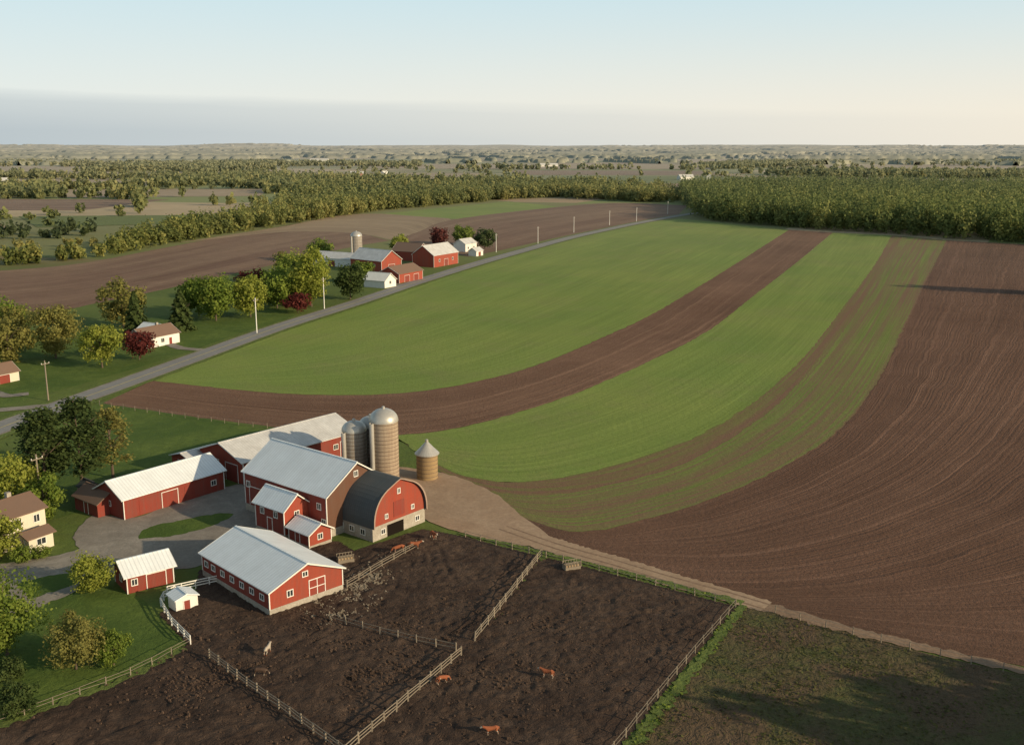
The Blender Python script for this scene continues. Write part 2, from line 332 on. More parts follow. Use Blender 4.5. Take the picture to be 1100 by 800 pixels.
for i,(pp,mm) in enumerate(FARF):
    if mm in (M_soilfar,): ribbon("ploughed_field",[pp[0],pp[1]],[pp[3],pp[2]],0,mm,n=10,m=4,j=0.1)
    else: poly("distant_field",pp,0.12+0.01*i,mm,False)

# ---------------------------------------------------------------- roads, tracks, yards
road=[(-116,150),(-114.0,197.2),(-110.8,213.8),(-106.4,231.4),(-100.1,255.1),(-91.3,289.1),(-78,340),(-61,392),(-42,455),(-19,524),(5,589),(37,673),(75,756),(112,831),(156,910),(210,1000)]
strip("verge",road,11.5,11.5,0.125,M_edge,200,0.03)
rc=cr(road,200)
def cleanstrip(name,c,w,z,mat,off=0.0):
    T=np.gradient(c,axis=0); T/=np.linalg.norm(T,axis=1)[:,None]; R=np.stack([T[:,1],-T[:,0]],1)
    a=c+R*(off-w/2); b=c+R*(off+w/2); n=len(c)-1
    return structure(obj_from(name,[(*p,z) for p in a]+[(*p,z) for p in b],[(i,n+1+i,n+2+i,i+1) for i in range(n)],mat))
cleanstrip("road",rc,6.6,0.15,M_asphalt)
cleanstrip("road_marking",rc,0.20,0.156,M_line)
cleanstrip("road_shoulder",rc,0.9,0.142,M_gravel,3.6); cleanstrip("road_shoulder",rc,0.9,0.142,M_gravel,-3.6)
poly("lawn",[(-96,150),(-97,180),(-100,215),(-97,235),(-62,218),(-48,205),(-60,192),(-68,186),(-64,176),(-74,160),(-80,158)],0.02,M_lawn)
poly("lawn",[(-150,200),(-124,200),(-118,235),(-108,262),(-98,290),(-88,330),(-78,365),(-100,380),(-160,330),(-200,280)],0.02,M_lawn)
poly("lawn",[(-84,158),(-73,146),(-66,142),(-72,135),(-85,130)],0.02,M_lawn)
poly("lawn",[(-66,122.5),(-59.5,131),(-56,133),(-50,128.5),(-44.5,121),(-40,115.6),(-43.8,108.8),(-47.5,104.7),(-51,101),(-56,96),(-75,90),(-90,110)],0.024,M_lawn)
strip("driveway",[(-119,245),(-124,243),(-132,250)],3.2,3.2,0.132,M_gravel,30,0.03)
strip("driveway",[(-93,300),(-100,303),(-106,310),(-112,316)],3.2,3.2,0.132,M_gravel,30,0.03)
strip("driveway",[(-50,445),(-56,450),(-60,460),(-58,480)],6,8,0.132,M_gravel,30,0.03)
strip("driveway",[(-107,234),(-122,228),(-150,222)],3.6,3.6,0.134,M_gravel,30,0.03)
poly("yard",[(-85,137.5),(-66.8,124.5),(-62.5,127),(-59,132.5),(-56,137),(-50,138),(-45.5,139.5),(-42,147),(-35,150),(-38,160),(-44,169),(-50,176),(-62,160),(-69,161),(-69,152),(-66,146),(-73,141)],0.06,M_gravel,True,0.25)
poly("grass_island",[(-58,150),(-52,152),(-46.5,158.5),(-47.5,161.5),(-53,159),(-58.5,154.5)],0.07,M_lawn,True,0.15)
poly("grass_patch",[(-65,128.5),(-61,133.5),(-63,137),(-69,133.5)],0.068,M_lawn,True,0.15)
poly("dirt_yard",[(-31,186),(-22,186.5),(-12,182),(-6,175.5),(-2,169),(1.5,160.5),(6,150),(1,147.3),(-7,152),(-13,157),(-18,166),(-27,172)],0.095,M_dirt,True,0.12)
trk=[(-13.5,172),(-7.9,164.3),(-1.5,154.8),(7,146.8),(14.9,140.8),(22.2,134.9),(29,129.9),(33.8,126.0)]
strip("dirt_track",trk,6.5,3.6,0.105,M_dirt,140,0.03)
strip("dirt_track",[(33.4,126.3),(41,120.6),(50.5,114.6),(59.3,109.4),(71.5,102.4),(95,92)],2.6,0.5,0.100,M_rut,100,0.12)
c=cr(trk[2:],80)
for off in (-0.85,0.85):
    T=np.gradient(c,axis=0); T/=np.linalg.norm(T,axis=1)[:,None]; q=c+np.stack([T[:,1],-T[:,0]],1)*off
    strip("wheel_rut",[tuple(p) for p in q[::5]],0.4,0.4,0.110,M_rut,120,0.06)
mud=[(-24,145),(-14.2,154),(-7.3,150.8),(-1.4,146.6),(13.4,137.2),(29.7,126),(22.7,114.4),(16.7,104.1),(11,94),(4,79),(-75,70),(-75,86),(-54.3,97.8),(-50.8,101.1),(-47.1,104.7),(-43.4,108.8),(-39.5,115.6),(-43.4,120.6),(-46,124),(-43,130),(-45,138),(-39,142),(-33,148),(-27,149)]
gx=np.arange(-75,31,0.34); gy=np.arange(76,156,0.34); X,Y=np.meshgrid(gx,gy,indexing='xy')
Hh=0.40*(fbm(X/4.5,Y/4.5,51,3)-0.5)+0.50*np.abs(fbm(X/1.4,Y/1.4,52,3)-0.5)+0.24*(vn(X/0.7,Y/0.7,53)-0.5)
def seg_dist(PX,PY,c):
    d=np.full(PX.shape,1e9)
    for q in c: d=np.minimum(d,np.hypot(PX-q[0],PY-q[1]))
    return d
for pts in [[(-14,150),(-8,138),(2,132),(14,128),(20,120),(14,110)],[(-12,146),(-9,134),(-3,126),(-8,119)],[(24,126),(14,122),(4,126),(-1,134),(3,139)],[(8,95),(4,108),(8,118),(16,122)],[(-46,92),(-36,100),(-28,112),(-20,124)],[(0,90),(-6,100),(-2,112),(6,120)]]:
    c=cr(pts,120)
    for off in (-0.9,0.9):
        T=np.gradient(c,axis=0); T/=np.linalg.norm(T,axis=1)[:,None]; q=c+np.stack([T[:,1],-T[:,0]],1)*off
        d=seg_dist(X,Y,q); br=0.4+0.6*vn(X/3,Y/3,59); Hh+=br*(-0.13*np.exp(-(d/0.25)**2)+0.06*np.exp(-((d-0.5)/0.22)**2))
Q=np.stack([X.ravel(),Y.ravel()],1); ins=in_poly(Q,mud).reshape(X.shape)
pe=np.array(mud+[mud[0]]); dd=np.full(X.shape,1e9)
for i in range(len(mud)):
    a,b=pe[i],pe[i+1]; ab=b-a; t=np.clip(((X-a[0])*ab[0]+(Y-a[1])*ab[1])/(ab@ab),0,1); dd=np.minimum(dd,np.hypot(X-a[0]-t*ab[0],Y-a[1]-t*ab[1]))
MZ=0.045+(Hh+0.14)*np.clip(dd/2.5,0,1); MZ=np.maximum(MZ,0.03+0.02*fbm(X,Y,3,2))
keep=ins[:-1,:-1]|ins[1:,:-1]|ins[:-1,1:]|ins[1:,1:]
structure(grid_obj("paddock_ground",X,Y,MZ,keep,M_mud))
def mudz(x,y): return float(MZ[int(round((y-76)/0.34)),int(round((x+75)/0.34))])
poly("rough_ground",[(31,126.8),(24,114.4),(18,104.1),(12,94),(5,79),(60,60),(110,60),(110,88),(71.5,101.4),(50.5,113),(34,124.5)],0.065,M_rough,False)
strip("grass_verge",[(-8.5,152.3),(-1.0,148.0),(13.9,138.6),(22.4,133.0),(30.8,127.0)],0.6,1.5,0.118,M_edge,100,0.2)
strip("grass_verge",[(30.8,126.5),(24.1,114.4),(18.1,104.1),(12.2,94),(8,87)],1.1,1.6,0.119,M_edge,100,0.2)
strip("grass_verge",[(4.9,143.0),(-4.0,116.1),(-5.6,112.6)],0.9,0.4,0.12,M_edge,60,0.25)
strip("grass_verge",[(-75,85.5),(-54.8,97.0),(-51.3,100.3),(-47.6,103.9),(-43.9,108.0),(-40,114.6)],1.0,1.4,0.12,M_edge,60,0.2)
strip("walkway",[(-66,139),(-61,137.5),(-57,136.0)],1.0,1.0,0.09,M_gravel)

# ---------------------------------------------------------------- buildings
def feature(root,kind,side,pos,z,w,h,Lh,Wh,glass=M_glass,frame=M_white,door=None):
    ax,sg=side
    def bx(p0,p1,z0,z1,d0,d1):
        if ax=='y':
            a,b=sorted((sg*(Wh+d0),sg*(Wh+d1))); return boxd(p0,p1,a,b,z0,z1)
        a,b=sorted((sg*(Lh+d0),sg*(Lh+d1))); return boxd(a,b,p0,p1,z0,z1)
    t=0.11
    fr=[bx(pos-w/2-t,pos+w/2+t,z+h,z+h+t,0.0,0.07),bx(pos-w/2-t,pos-w/2,z,z+h,0.0,0.07),bx(pos+w/2,pos+w/2+t,z,z+h,0.0,0.07)]
    if kind=='window':
        fr.append(bx(pos-w/2-t,pos+w/2+t,z-t,z,0.0,0.09)); fr.append(bx(pos-0.04,pos+0.04,z,z+h,0.035,0.06))
        p=obj_from("window",*bx(pos-w/2,pos+w/2,z,z+h,0.0,0.03),glass,root)
        obj_from("frame",*join(fr),frame,p)
    else:
        p=obj_from("door",*bx(pos-w/2,pos+w/2,z,z+h,0.0,0.04),door or M_red,root)
        if kind=='crossdoor':
            fr.append(bx(pos-w/2,pos+w/2,z+h*0.48,z+h*0.48+0.10,0.04,0.07))
            fr.append(bx(pos-0.05,pos+0.05,z,z+h*0.48,0.04,0.07)); fr.append(bx(pos-0.05,pos+0.05,z+h*0.48+0.10,z+h,0.04,0.07))
        if kind!='plain': obj_from("frame",*join(fr),frame,p)
    return p
def building(name,label,cat,cx,cy,deg,Ln,W,eave,ridge,wallm,gablem,roofm,base=0.0,over=0.45,feats=(),trim=True,shift=0.0,trimm=None,group=None,chimney=None):
    r=empty(name,(cx,cy,0),math.radians(deg),label,cat,group); Lh,Wh=Ln/2,W/2; tm=trimm or M_white
    b=max(base,0.0)
    prof=[(-Wh,b),(Wh,b),(Wh,eave),(shift,ridge),(-Wh,eave)]
    V=[(-Lh,y,z) for y,z in prof]+[(Lh,y,z) for y,z in prof]
    obj_from("wall",V,[(0,1,6,5),(4,9,5,0),(1,6,7,2)],wallm,r)
    obj_from("gable_wall",V[:5],[(0,4,3,2,1)],gablem,r); obj_from("gable_wall",V[5:],[(0,1,2,3,4)],gablem,r)
    if base>0: obj_from("foundation",*boxd(-Lh-0.05,Lh+0.05,-Wh-0.05,Wh+0.05,-0.3,base+0.02),M_stone,r)
    t=0.14; sl1=(ridge-eave)/(Wh-shift); sl2=(ridge-eave)/(Wh+shift); o=over; e=o*0.8
    P=[(-Wh-e,eave-sl2*e+0.05),(shift,ridge+0.05),(Wh+e,eave-sl1*e+0.05)]
    V=[]
    for x in (-Lh-o,Lh+o):
        for y,z in P: V.append((x,y,z))
        for y,z in P: V.append((x,y,z+t))
    F=[(3,9,10,4),(4,10,11,5),(0,1,7,6),(1,2,8,7),(0,3,4,1),(1,4,5,2),(6,7,10,9),(7,8,11,10),(0,6,9,3),(2,5,11,8)]
    rf=obj_from("roof",V,F,roofm,r)
    obj_from("ridge_cap",*boxd(-Lh-o,Lh+o,shift-0.16,shift+0.16,ridge+t+0.03,ridge+t+0.10),roofm,rf)
    if trim:
        for sx in (-1,1):
            for sy in (-1,1):
                obj_from("corner_trim",*boxd(sx*Lh-0.07,sx*Lh+0.07,sy*Wh-0.07,sy*Wh+0.07,b+0.03,eave-0.12),tm,r)
            x=sx*(Lh+o); x0,x1=(x,x+0.04) if sx>0 else (x-0.04,x)
            V=[]
            for xx in (x0,x1):
                for y,z in P: V+= [(xx,y,z-0.06),(xx,y,z+t+0.02)]
            F=[(0,2,3,1),(2,4,5,3),(6,7,9,8),(8,9,11,10),(1,3,9,7),(3,5,11,9),(0,6,8,2),(2,8,10,4),(0,1,7,6),(4,10,11,5)]
            obj_from("rake_board",V,F,tm,r)
    for ft in feats: feature(r,*ft,Lh,Wh)
    if chimney:
        x,y=chimney; obj_from("chimney",*boxd(x-0.35,x+0.35,y-0.35,y+0.35,eave,ridge+0.9),M_stone,rf)
    return r
Yp=('y',1);Ym=('y',-1);Xp=('x',1);Xm=('x',-1)
building("long_barn","long red barn with white metal roof beside muddy paddock","barn",-33.65,133.7,134,18,11.4,3.4,5.7,M_red,M_redb,M_roofw,base=0.9,
 feats=[('window',Yp,x,1.8,0.9,0.7) for x in (-7.2,-4.6,-2.0,0.6,3.2,5.8,7.8)]+[('crossdoor',Xm,-1.6,0.9,2.4,2.2),('window',Xm,2.6,1.9,0.8,0.8),('window',Xm,0.2,4.0,0.7,0.6),('window',Ym,-5,1.8,0.9,0.8),('window',Ym,0,1.8,0.9,0.8)])
building("dairy_barn","tall red barn with pale metal roof and dark brown gable","barn",-32.8,161.7,141,20.5,12.5,6.8,10.8,M_red,M_brownwall,M_roofw,base=1.2,
 feats=[('door',Yp,7.5,1.2,3.0,3.2),('window',Yp,3.8,2.0,0.9,0.9),('window',Yp,9.3,4.3,0.8,0.9),('window',Yp,-8.5,4.4,0.8,0.9),('window',Yp,-9.5,2.0,0.8,0.9),('window',Xm,0,8.6,0.7,0.8)])
building("milk_house","narrow red gabled annex against tall barn","barn annex",-36.4,153.7,141,7.0,5.0,4.8,6.8,M_red,M_redb,M_roofw,base=0.8,
 feats=[('window',Yp,-1.5,3.3,0.8,0.9),('window',Yp,1.8,3.3,0.8,0.9),('door',Yp,0,0.8,1.1,2.1),('window',Xm,0.0,3.2,0.8,0.9)])
building("lean_shed","low red shed with pale metal roof beside tall barn","shed",-31.2,149.0,138,5.0,4.2,2.4,3.6,M_red,M_redb,M_roofw,base=0.5,
 feats=[('door',Yp,0.3,0.5,1.0,1.8),('window',Xm,0,1.2,0.8,0.8)])
building("machine_shed","long red shed with weathered grey-white metal roof","shed",-44.8,190.6,50,27,13.5,4.2,6.6,M_red,M_redb,M_roofg,
 feats=[('door',Xm,-3.2,0,3.6,3.3),('door',Xm,2.6,0,3.6,3.3),('window',Ym,-8,1.8,1,0.9),('window',Ym,8,1.8,1,0.9),('door',Ym,10.5,0,2.6,3.0)])
building("side_shed","small red shed with grey roof joined to long shed","shed",-58.5,186.0,50,9,7,2.9,3.9,M_redb,M_redb,M_roofg,trim=False,feats=[('door',Xm,0,0,2.8,2.4),('window',Ym,1.5,1.2,0.9,0.8)])
building("equipment_shed","long low red shed with white metal roof by gravel yard","shed",-60.7,168.7,51.8,19.6,8.6,3.5,5.7,M_red,M_red,M_roofw,
 feats=[('plain',Ym,-5.5,0,3.0,2.7),('door',Ym,-1.2,0,3.0,2.7),('plain',Ym,3.2,0,3.0,2.7),('window',Ym,7.6,1.4,0.9,0.8),('window',Xm,0,1.6,0.9,0.8)])
building("coop","low brown-red shed with dark roof beside long shed","shed",-69.3,163.4,142,7,5,2.4,3.9,M_red,M_red,M_roofb,feats=[('door',Yp,0,0,1.1,2.0)],trim=False)
building("garage","small red garage with white roof beside lawn","garage",-51.6,134.1,38,6.4,5.2,2.5,3.9,M_red,M_redb,M_roofw,feats=[('door',Ym,0.8,0,2.6,2.1),('window',Ym,-2.2,1.1,0.7,0.8),('window',Xm,0,1.1,0.8,0.8)])
building("hut","tiny white hut by white fence","hut",-43.7,126.2,130,2.6,3.0,1.7,2.2,M_white,M_white,M_roofw,over=0.25,feats=[('door',Xm,0,0,0.8,1.4)],trim=False)
building("farmhouse","cream two-storey farmhouse with brown roof and lawn","house",-78.4,149.0,58,9,8.0,5.0,6.6,M_cream,M_cream,M_roofb,base=0.4,chimney=(1.5,0.5),trim=False,
 feats=[('window',Ym,-3,3.2,0.9,1.1),('window',Ym,0,3.2,0.9,1.1),('window',Ym,3,3.2,0.9,1.1),('window',Ym,3,1.0,0.9,1.1),('door',Ym,0,0.4,1.0,2.0),('window',Ym,-3,1.0,0.9,1.1),('window',Xm,-1.8,1.0,0.9,1.2),('window',Xm,-1.8,3.2,0.9,1.1)])
building("porch_wing","low cream wing of farmhouse with brown roof","house wing",-72.6,146.6,58,4,3.2,2.3,2.9,M_cream,M_cream,M_roofb,trim=False,feats=[('window',Ym,0,1.0,1.4,0.9),('window',Xm,0,1.0,0.9,0.9)])
building("tool_shed","small grey wooden shed beside pine","shed",-73.5,169.5,140,3.2,2.8,2.0,3.0,M_wood,M_wood,M_roofd,over=0.2,trim=False,feats=[('door',Xm,0,0,0.8,1.6)])

def gothic(cx,cy,deg,Ln,W,base,top):
    r=empty("arched_barn",(cx,cy,0),math.radians(deg),"red arched-roof barn with dark shingles and stone base","barn")
    Lh,Wh=Ln/2,W/2
    ang=np.linspace(0,math.pi,25); pr=[]
    for t in ang:
        y=-math.cos(t)*Wh; z=base+(top-base)*(math.sin(t)**0.85)
        z+=0.5*max(0,1-abs(y)/1.8)
        pr.append((y,z))
    m=len(pr)
    obj_from("gable_wall",[(-Lh,y,z) for y,z in pr],[tuple(range(m))[::-1]],M_redb,r)
    obj_from("gable_wall",[(Lh,y,z) for y,z in pr],[tuple(range(m))],M_redb,r)
    o=0.5
    out=[(y*1.03,z+0.16 if i not in (0,m-1) else z-0.15) for i,(y,z) in enumerate(pr)]
    V=[]
    for x in (-Lh-o,Lh+0.1):
        V+=[(x,y,z) for y,z in pr]; V+=[(x,y,z) for y,z in out]
    F=[]
    for i in range(m-1):
        F.append((m+i,m+i+1,3*m+i+1,3*m+i)); F.append((i,2*m+i,2*m+i+1,i+1)); F.append((i,i+1,m+i+1,m+i)); F.append((2*m+i,3*m+i,3*m+i+1,2*m+i+1))
    obj_from("roof",V,F,M_roofd,r)
    V=[];x0,x1=-Lh-o-0.05,-Lh-o
    for x in (x0,x1):
        V+=[(x,y*0.999,z+0.02) for y,z in pr]; V+=[(x,y*1.01,z+0.05) for y,z in out]
    F=[]
    for i in range(m-1):
        F+=[(i,m+i,m+i+1,i+1),(m+i,3*m+i,3*m+i+1,m+i+1),(i,i+1,2*m+i+1,2*m+i),(2*m+i,2*m+i+1,3*m+i+1,3*m+i)]
    obj_from("rake_board",V,F,M_trim,r)
    obj_from("foundation",*boxd(-Lh-0.02,Lh,-Wh-0.08,Wh+0.08,-0.3,base+0.01),M_stone,r)
    Lb=Lh+0.02
    feature(r,'plain',Xm,0.0,base+0.5,2.4,2.5,Lb,Wh,M_glass,M_white,M_red); feature(r,'window',Xm,-3.0,base+0.8,0.5,0.6,Lb,Wh); feature(r,'window',Xm,2.8,base+0.8,0.5,0.6,Lb,Wh)
    feature(r,'window',Xm,0.0,base+4.2,0.5,0.7,Lb,Wh)
    for y in (-4.0,3.6): feature(r,'window',Xm,y,0.8,0.8,0.7,Lb,Wh)
    feature(r,'plain',Xm,0.9,0.0,3.6,1.9,Lb,Wh,M_glass,M_white,M_dark)  # solid near-black panel; shade inside the open doorway is given as colour
    for x in (-3,-0.5,2): feature(r,'window',Yp,x,0.8,0.9,0.8,Lb,Wh+0.08)
    return r
gothic(-21.9,156.5,141,10.4,11.4,2.3,8.3)

def revolve(prof,n=28):
    V=[];F=[]
    for r,z in prof:
        for i in range(n): a=2*math.pi*i/n; V.append((r*math.cos(a),r*math.sin(a),z))
    for j in range(len(prof)-1):
        for i in range(n): k=(i+1)%n; F.append((j*n+i,j*n+k,(j+1)*n+k,(j+1)*n+i))
    return V,F
def silo(name,x,y,rad,h,mat,label,domeh=None,cone=False,hoops=12):
    r=empty(name,(x,y,0),0.3,label,"silo" if not cone else "corn crib")
    obj_from("wall",*revolve([(rad,-0.2),(rad,h)]),mat,r,smooth=True)
    if cone: rp=[(rad*1.16,h-0.15),(rad*1.16,h),(rad*0.6,h+ (domeh)*0.5),(0.18,h+domeh)]
    else: rp=[(rad*1.03,h-0.1)]+[(rad*1.03*math.cos(t),h+domeh*math.sin(t)) for t in np.linspace(0,math.pi/2-0.03,9)]
    rf=obj_from("roof",*revolve(rp),M_dome,r,smooth=not cone)
    obj_from("vent_cap",*revolve([(0.3,h+domeh-0.1),(0.3,h+domeh+0.3),(0.02,h+domeh+0.45)],12),M_dome,rf)
    for i in range(hoops):
        z=0.6+(h-1.0)*i/(hoops-1)
        obj_from("hoop",*revolve([(rad+0.005,z),(rad+0.04,z),(rad+0.04,z+0.09),(rad+0.005,z+0.09)]),M_hoop,r)
    if not cone:
        a=math.radians(-130)-0.3; cx,cy=math.cos(a)*(rad+0.35),math.sin(a)*(rad+0.35)
        obj_from("chute",*revolve([(0.42,0.5),(0.42,h)],10),M_dome,r,loc=(cx,cy,0),smooth=True)
    return r
silo("silo",-22.9,176.4,2.55,12.0,M_silo,"tall tan concrete stave silo with metal dome",2.2,hoops=17)
silo("silo",-26.0,181.6,2.2,9.6,M_silog,"grey stave silo behind tall tan silo",1.8,hoops=14)
silo("silo",-28.4,177.6,2.2,9.9,M_silog,"shorter grey stave silo beside barn",1.7,hoops=14)
silo("corn_crib",-15.6,180.1,1.95,4.8,M_crib,"round wooden corn crib with conical metal roof",2.2,True,hoops=6)

def fb(lbl,x,y,deg,Ln,W,e,rg,wm,rm,feats=(),name="farm_building",cat="barn"):
    return building(name,lbl,cat,x,y,deg,Ln,W,e,rg,wm,wm,rm,feats=feats,over=0.5)
fb("red barn with pale roof by country road",-39,522,60,22,13,6,10.5,M_redb,M_roofg,[('door',Ym,0,0,3.4,3.4),('window',Ym,-6,2.5,1.2,1.2),('window',Ym,6,2.5,1.2,1.2)],"red_barn")
fb("red shed with brown roof near white building",-50,460,60,18,11,4.2,7,M_redb,M_roofb,[('door',Ym,-3,0,3.6,3),('door',Ym,4,0,3.6,3)],"red_shed","shed")
fb("small white gabled building beside road",-57,440,150,11,8,3.2,6,M_white,M_white,[('door',Ym,0,0,2.6,2.4),('window',Xm,0,1.6,1.2,1.2)],"white_shed","shed")
fb("large red barn with blue-grey roof",-66,496,140,22,13,6,10.5,M_redb,M_roofg,[('window',Yp,-6,3,1.2,1.2),('window',Yp,6,3,1.2,1.2),('door',Xm,0,0,4,4)],"red_barn")
fb("long low shed with pale metal roof",-88,520,150,24,11,4,6.6,M_white,M_roofg,[('door',Yp,0,0,4,3)],"pole_shed","shed")
fb("red barn with brown roof behind other barns",-54,545,150,16,11,5,9,M_redb,M_roofb,[('door',Xm,0,0,3,3)],"red_barn")
fb("white house with grey roof by road",-27,592,60,12,8,4.5,7,M_white,M_roofg,[('window',Ym,-3,1.5,1.2,1.2),('window',Ym,3,1.5,1.2,1.2)],"white_house","house")
fb("white shed with grey roof by road",-20,566,60,7,5,2.8,4.4,M_white,M_roofg,[('door',Ym,0,0,2.4,2.2)],"white_shed","shed")
silo("silo",-79,522,2.9,14.6,M_silog,"grey silo beside second group of barns",2.3,hoops=10)
silo("silo",-72,512,2.2,7,M_dome,"short metal bin among second group of barns",1.4,hoops=6)
building("white_house","white single-storey house with brown roof among trees","house",-110,309,60,13,8,3.2,5.6,M_white,M_white,M_roofb,feats=[('window',Ym,-4,1.1,1.2,1.2),('window',Ym,0,1.1,1.2,1.2),('door',Ym,3,0,1.1,2.1)],chimney=(2,0.5))
building("white_garage","white garage with pale roof beside house","garage",-114,320,150,7,7,2.6,4.6,M_white,M_white,M_roofw,feats=[('door',Yp,0,0,3,2.2)])
building("white_garage","cream garage with brown roof beside lawn and road","garage",-133,258,60,8,6,2.6,4.6,M_cream,M_cream,M_roofb,feats=[('door',Ym,0,0,3,2.2)])
for (x,y,dg,l,w,m1,m2) in [(300,1800,20,34,16,M_white,M_roofg),(345,1820,80,20,12,M_white,M_white),(-800,1620,30,36,16,M_white,M_roofg),(-300,2010,10,36,18,M_redb,M_roofg),(-250,2040,70,24,14,M_white,M_white),(760,1600,40,34,16,M_white,M_roofg),(100,2850,10,60,24,M_white,M_white),(-1300,2500,20,55,24,M_white,M_roofg),(-700,3800,0,80,30,M_white,M_white),(1250,2500,30,55,24,M_white,M_roofg)]:
    building("distant_barn","distant pale farm building among hazy fields","barn",x,y,dg,l*0.8,w*0.8,5,9,m1,m1,m2,trim=False)

# ---------------------------------------------------------------- foliage
def quads(centers,normals,sizes,rng,aspect=1.0):
    n=len(centers); r=rng.normal(size=(n,3)); t=np.cross(normals,r); t/=np.linalg.norm(t,axis=1)[:,None]+1e-9
    b=np.cross(normals,t); s=sizes[:,None]/2
    return np.stack([centers-t*s-b*s*aspect,centers+t*s-b*s*aspect,centers+t*s+b*s*aspect,centers-t*s+b*s*aspect],1)
def quad_object(name,Q,tint,mat,parent=None,loc=(0,0,0)):
    n=len(Q); me=bpy.data.meshes.new(name)
    me.vertices.add(4*n); me.vertices.foreach_set("co",Q.reshape(-1).astype(np.float32))
    me.loops.add(4*n); me.loops.foreach_set("vertex_index",np.arange(4*n,dtype=np.int32))
    me.polygons.add(n); me.polygons.foreach_set("loop_start",np.arange(0,4*n,4,dtype=np.int32)); me.polygons.foreach_set("loop_total",np.full(n,4,dtype=np.int32))
    at=me.attributes.new("tint",'FLOAT','POINT'); at.data.foreach_set("value",np.repeat(tint,4).astype(np.float32))
    me.update(calc_edges=True); me.materials.append(mat)
    o=bpy.data.objects.new(name,me); COL.objects.link(o); o.location=loc
    if parent: o.parent=parent
    return o
def crown_round(rng,R,H,z0,nclump,leaves,size):
    C=[];Nn=[];T=[];Z=[]
    for k in range(nclump):
        d=rng.normal(size=3); d/=np.linalg.norm(d); rr=rng.uniform(0.30,0.92)**0.7
        if d[2]<-0.3: d[:2]*=0.8
        c=np.array([d[0]*R*rr,d[1]*R*rr,z0+H/2+d[2]*H/2*rr]); cr_=R*rng.uniform(0.16,0.38)
        m=leaves//nclump; dd=rng.normal(size=(m,3)); dd/=np.linalg.norm(dd,axis=1)[:,None]
        rad=cr_*rng.uniform(0.45,1.3,size=(m,1))
        C.append(c+dd*rad*np.array([1,1,0.85])); nn=dd+rng.normal(scale=0.65,size=(m,3))+(c-np.array([0,0,z0+H/2]))/R*0.5; Nn.append(nn/np.linalg.norm(nn,axis=1)[:,None])
        T.append(np.clip(rng.uniform(0.25,0.75)+rng.normal(0,0.14,m),0,1)); Z.append(size*rng.uniform(0.45,1.25,m))
    return np.concatenate(C),np.concatenate(Nn),np.concatenate(Z),np.concatenate(T)
def crown_conifer(rng,R,H,z0,leaves,size):
    t=rng.uniform(0,1,leaves)**1.35; lay=np.round(t*9)/9; t=np.clip(0.6*t+0.4*lay,0,1)
    a=rng.uniform(0,2*math.pi,leaves); lobes=0.72+0.28*np.sin(a*5+lay*17)
    r=R*(1-t)**0.7*lobes*rng.uniform(0.35,1.0,leaves)**0.5
    C=np.stack([r*np.cos(a),r*np.sin(a),z0+t*H-r*0.25],1); Nn=np.stack([np.cos(a),np.sin(a),0.8*np.ones(leaves)],1)+rng.normal(scale=0.5,size=(leaves,3))
    Nn/=np.linalg.norm(Nn,axis=1)[:,None]
    return C,Nn,size*rng.uniform(0.6,1.3,leaves),np.clip(0.45+0.35*np.sin(a*5+lay*17)+rng.normal(0,0.15,leaves),0,1)
def crown_pine(rng,R,H,z0,leaves,size):
    C=[];Nn=[];T=[];Z=[]; nb=46
    for k in range(nb):
        t=rng.uniform(0.05,1.0); a=rng.uniform(0,6.28); rad=R*(1-t)**0.55*rng.uniform(0.45,1.0)*(0.6 if t<0.2 else 1)+0.3
        m=leaves//nb; q=rng.normal(size=(m,3))*np.array([R*0.17,R*0.17,R*0.07])
        C.append(np.array([rad*math.cos(a),rad*math.sin(a),z0+t*(H-1)])+q); n=rng.normal(scale=0.5,size=(m,3))+np.array([0,0,1.0]); Nn.append(n/np.linalg.norm(n,axis=1)[:,None])
        T.append(np.clip(rng.uniform(0.3,0.8)+rng.normal(0,0.12,m),0,1)); Z.append(size*rng.uniform(0.6,1.3,m))
    return np.concatenate(C),np.concatenate(Nn),np.concatenate(Z),np.concatenate(T)
def trunk_mesh(rng,h,r,limbs,spread):
    parts=[]
    def tube(p,q,r0,r1,n=7):
        p=Vector(p);q=Vector(q);d=(q-p).normalized(); u=d.orthogonal().normalized(); w=d.cross(u); V=[];F=[]
        for c,rr in ((p,r0),(q,r1)):
            for i in range(n): a=2*math.pi*i/n; V.append(tuple(c+(u*math.cos(a)+w*math.sin(a))*rr))
        for i in range(n): k=(i+1)%n; F.append((i,k,n+k,n+i))
        return V,F
    parts.append(tube((0,0,-0.3),(0,0,h*0.5),r,r*0.7)); parts.append(tube((0,0,h*0.5),(rng.uniform(-.3,.3),rng.uniform(-.3,.3),h),r*0.7,r*0.2))
    for i in range(limbs):
        a=rng.uniform(0,6.28); z=h*rng.uniform(0.3,0.7); parts.append(tube((0,0,z),(math.cos(a)*spread,math.sin(a)*spread,z+spread*rng.uniform(0.5,1.0)),r*0.4,r*0.1))
    return join(parts)
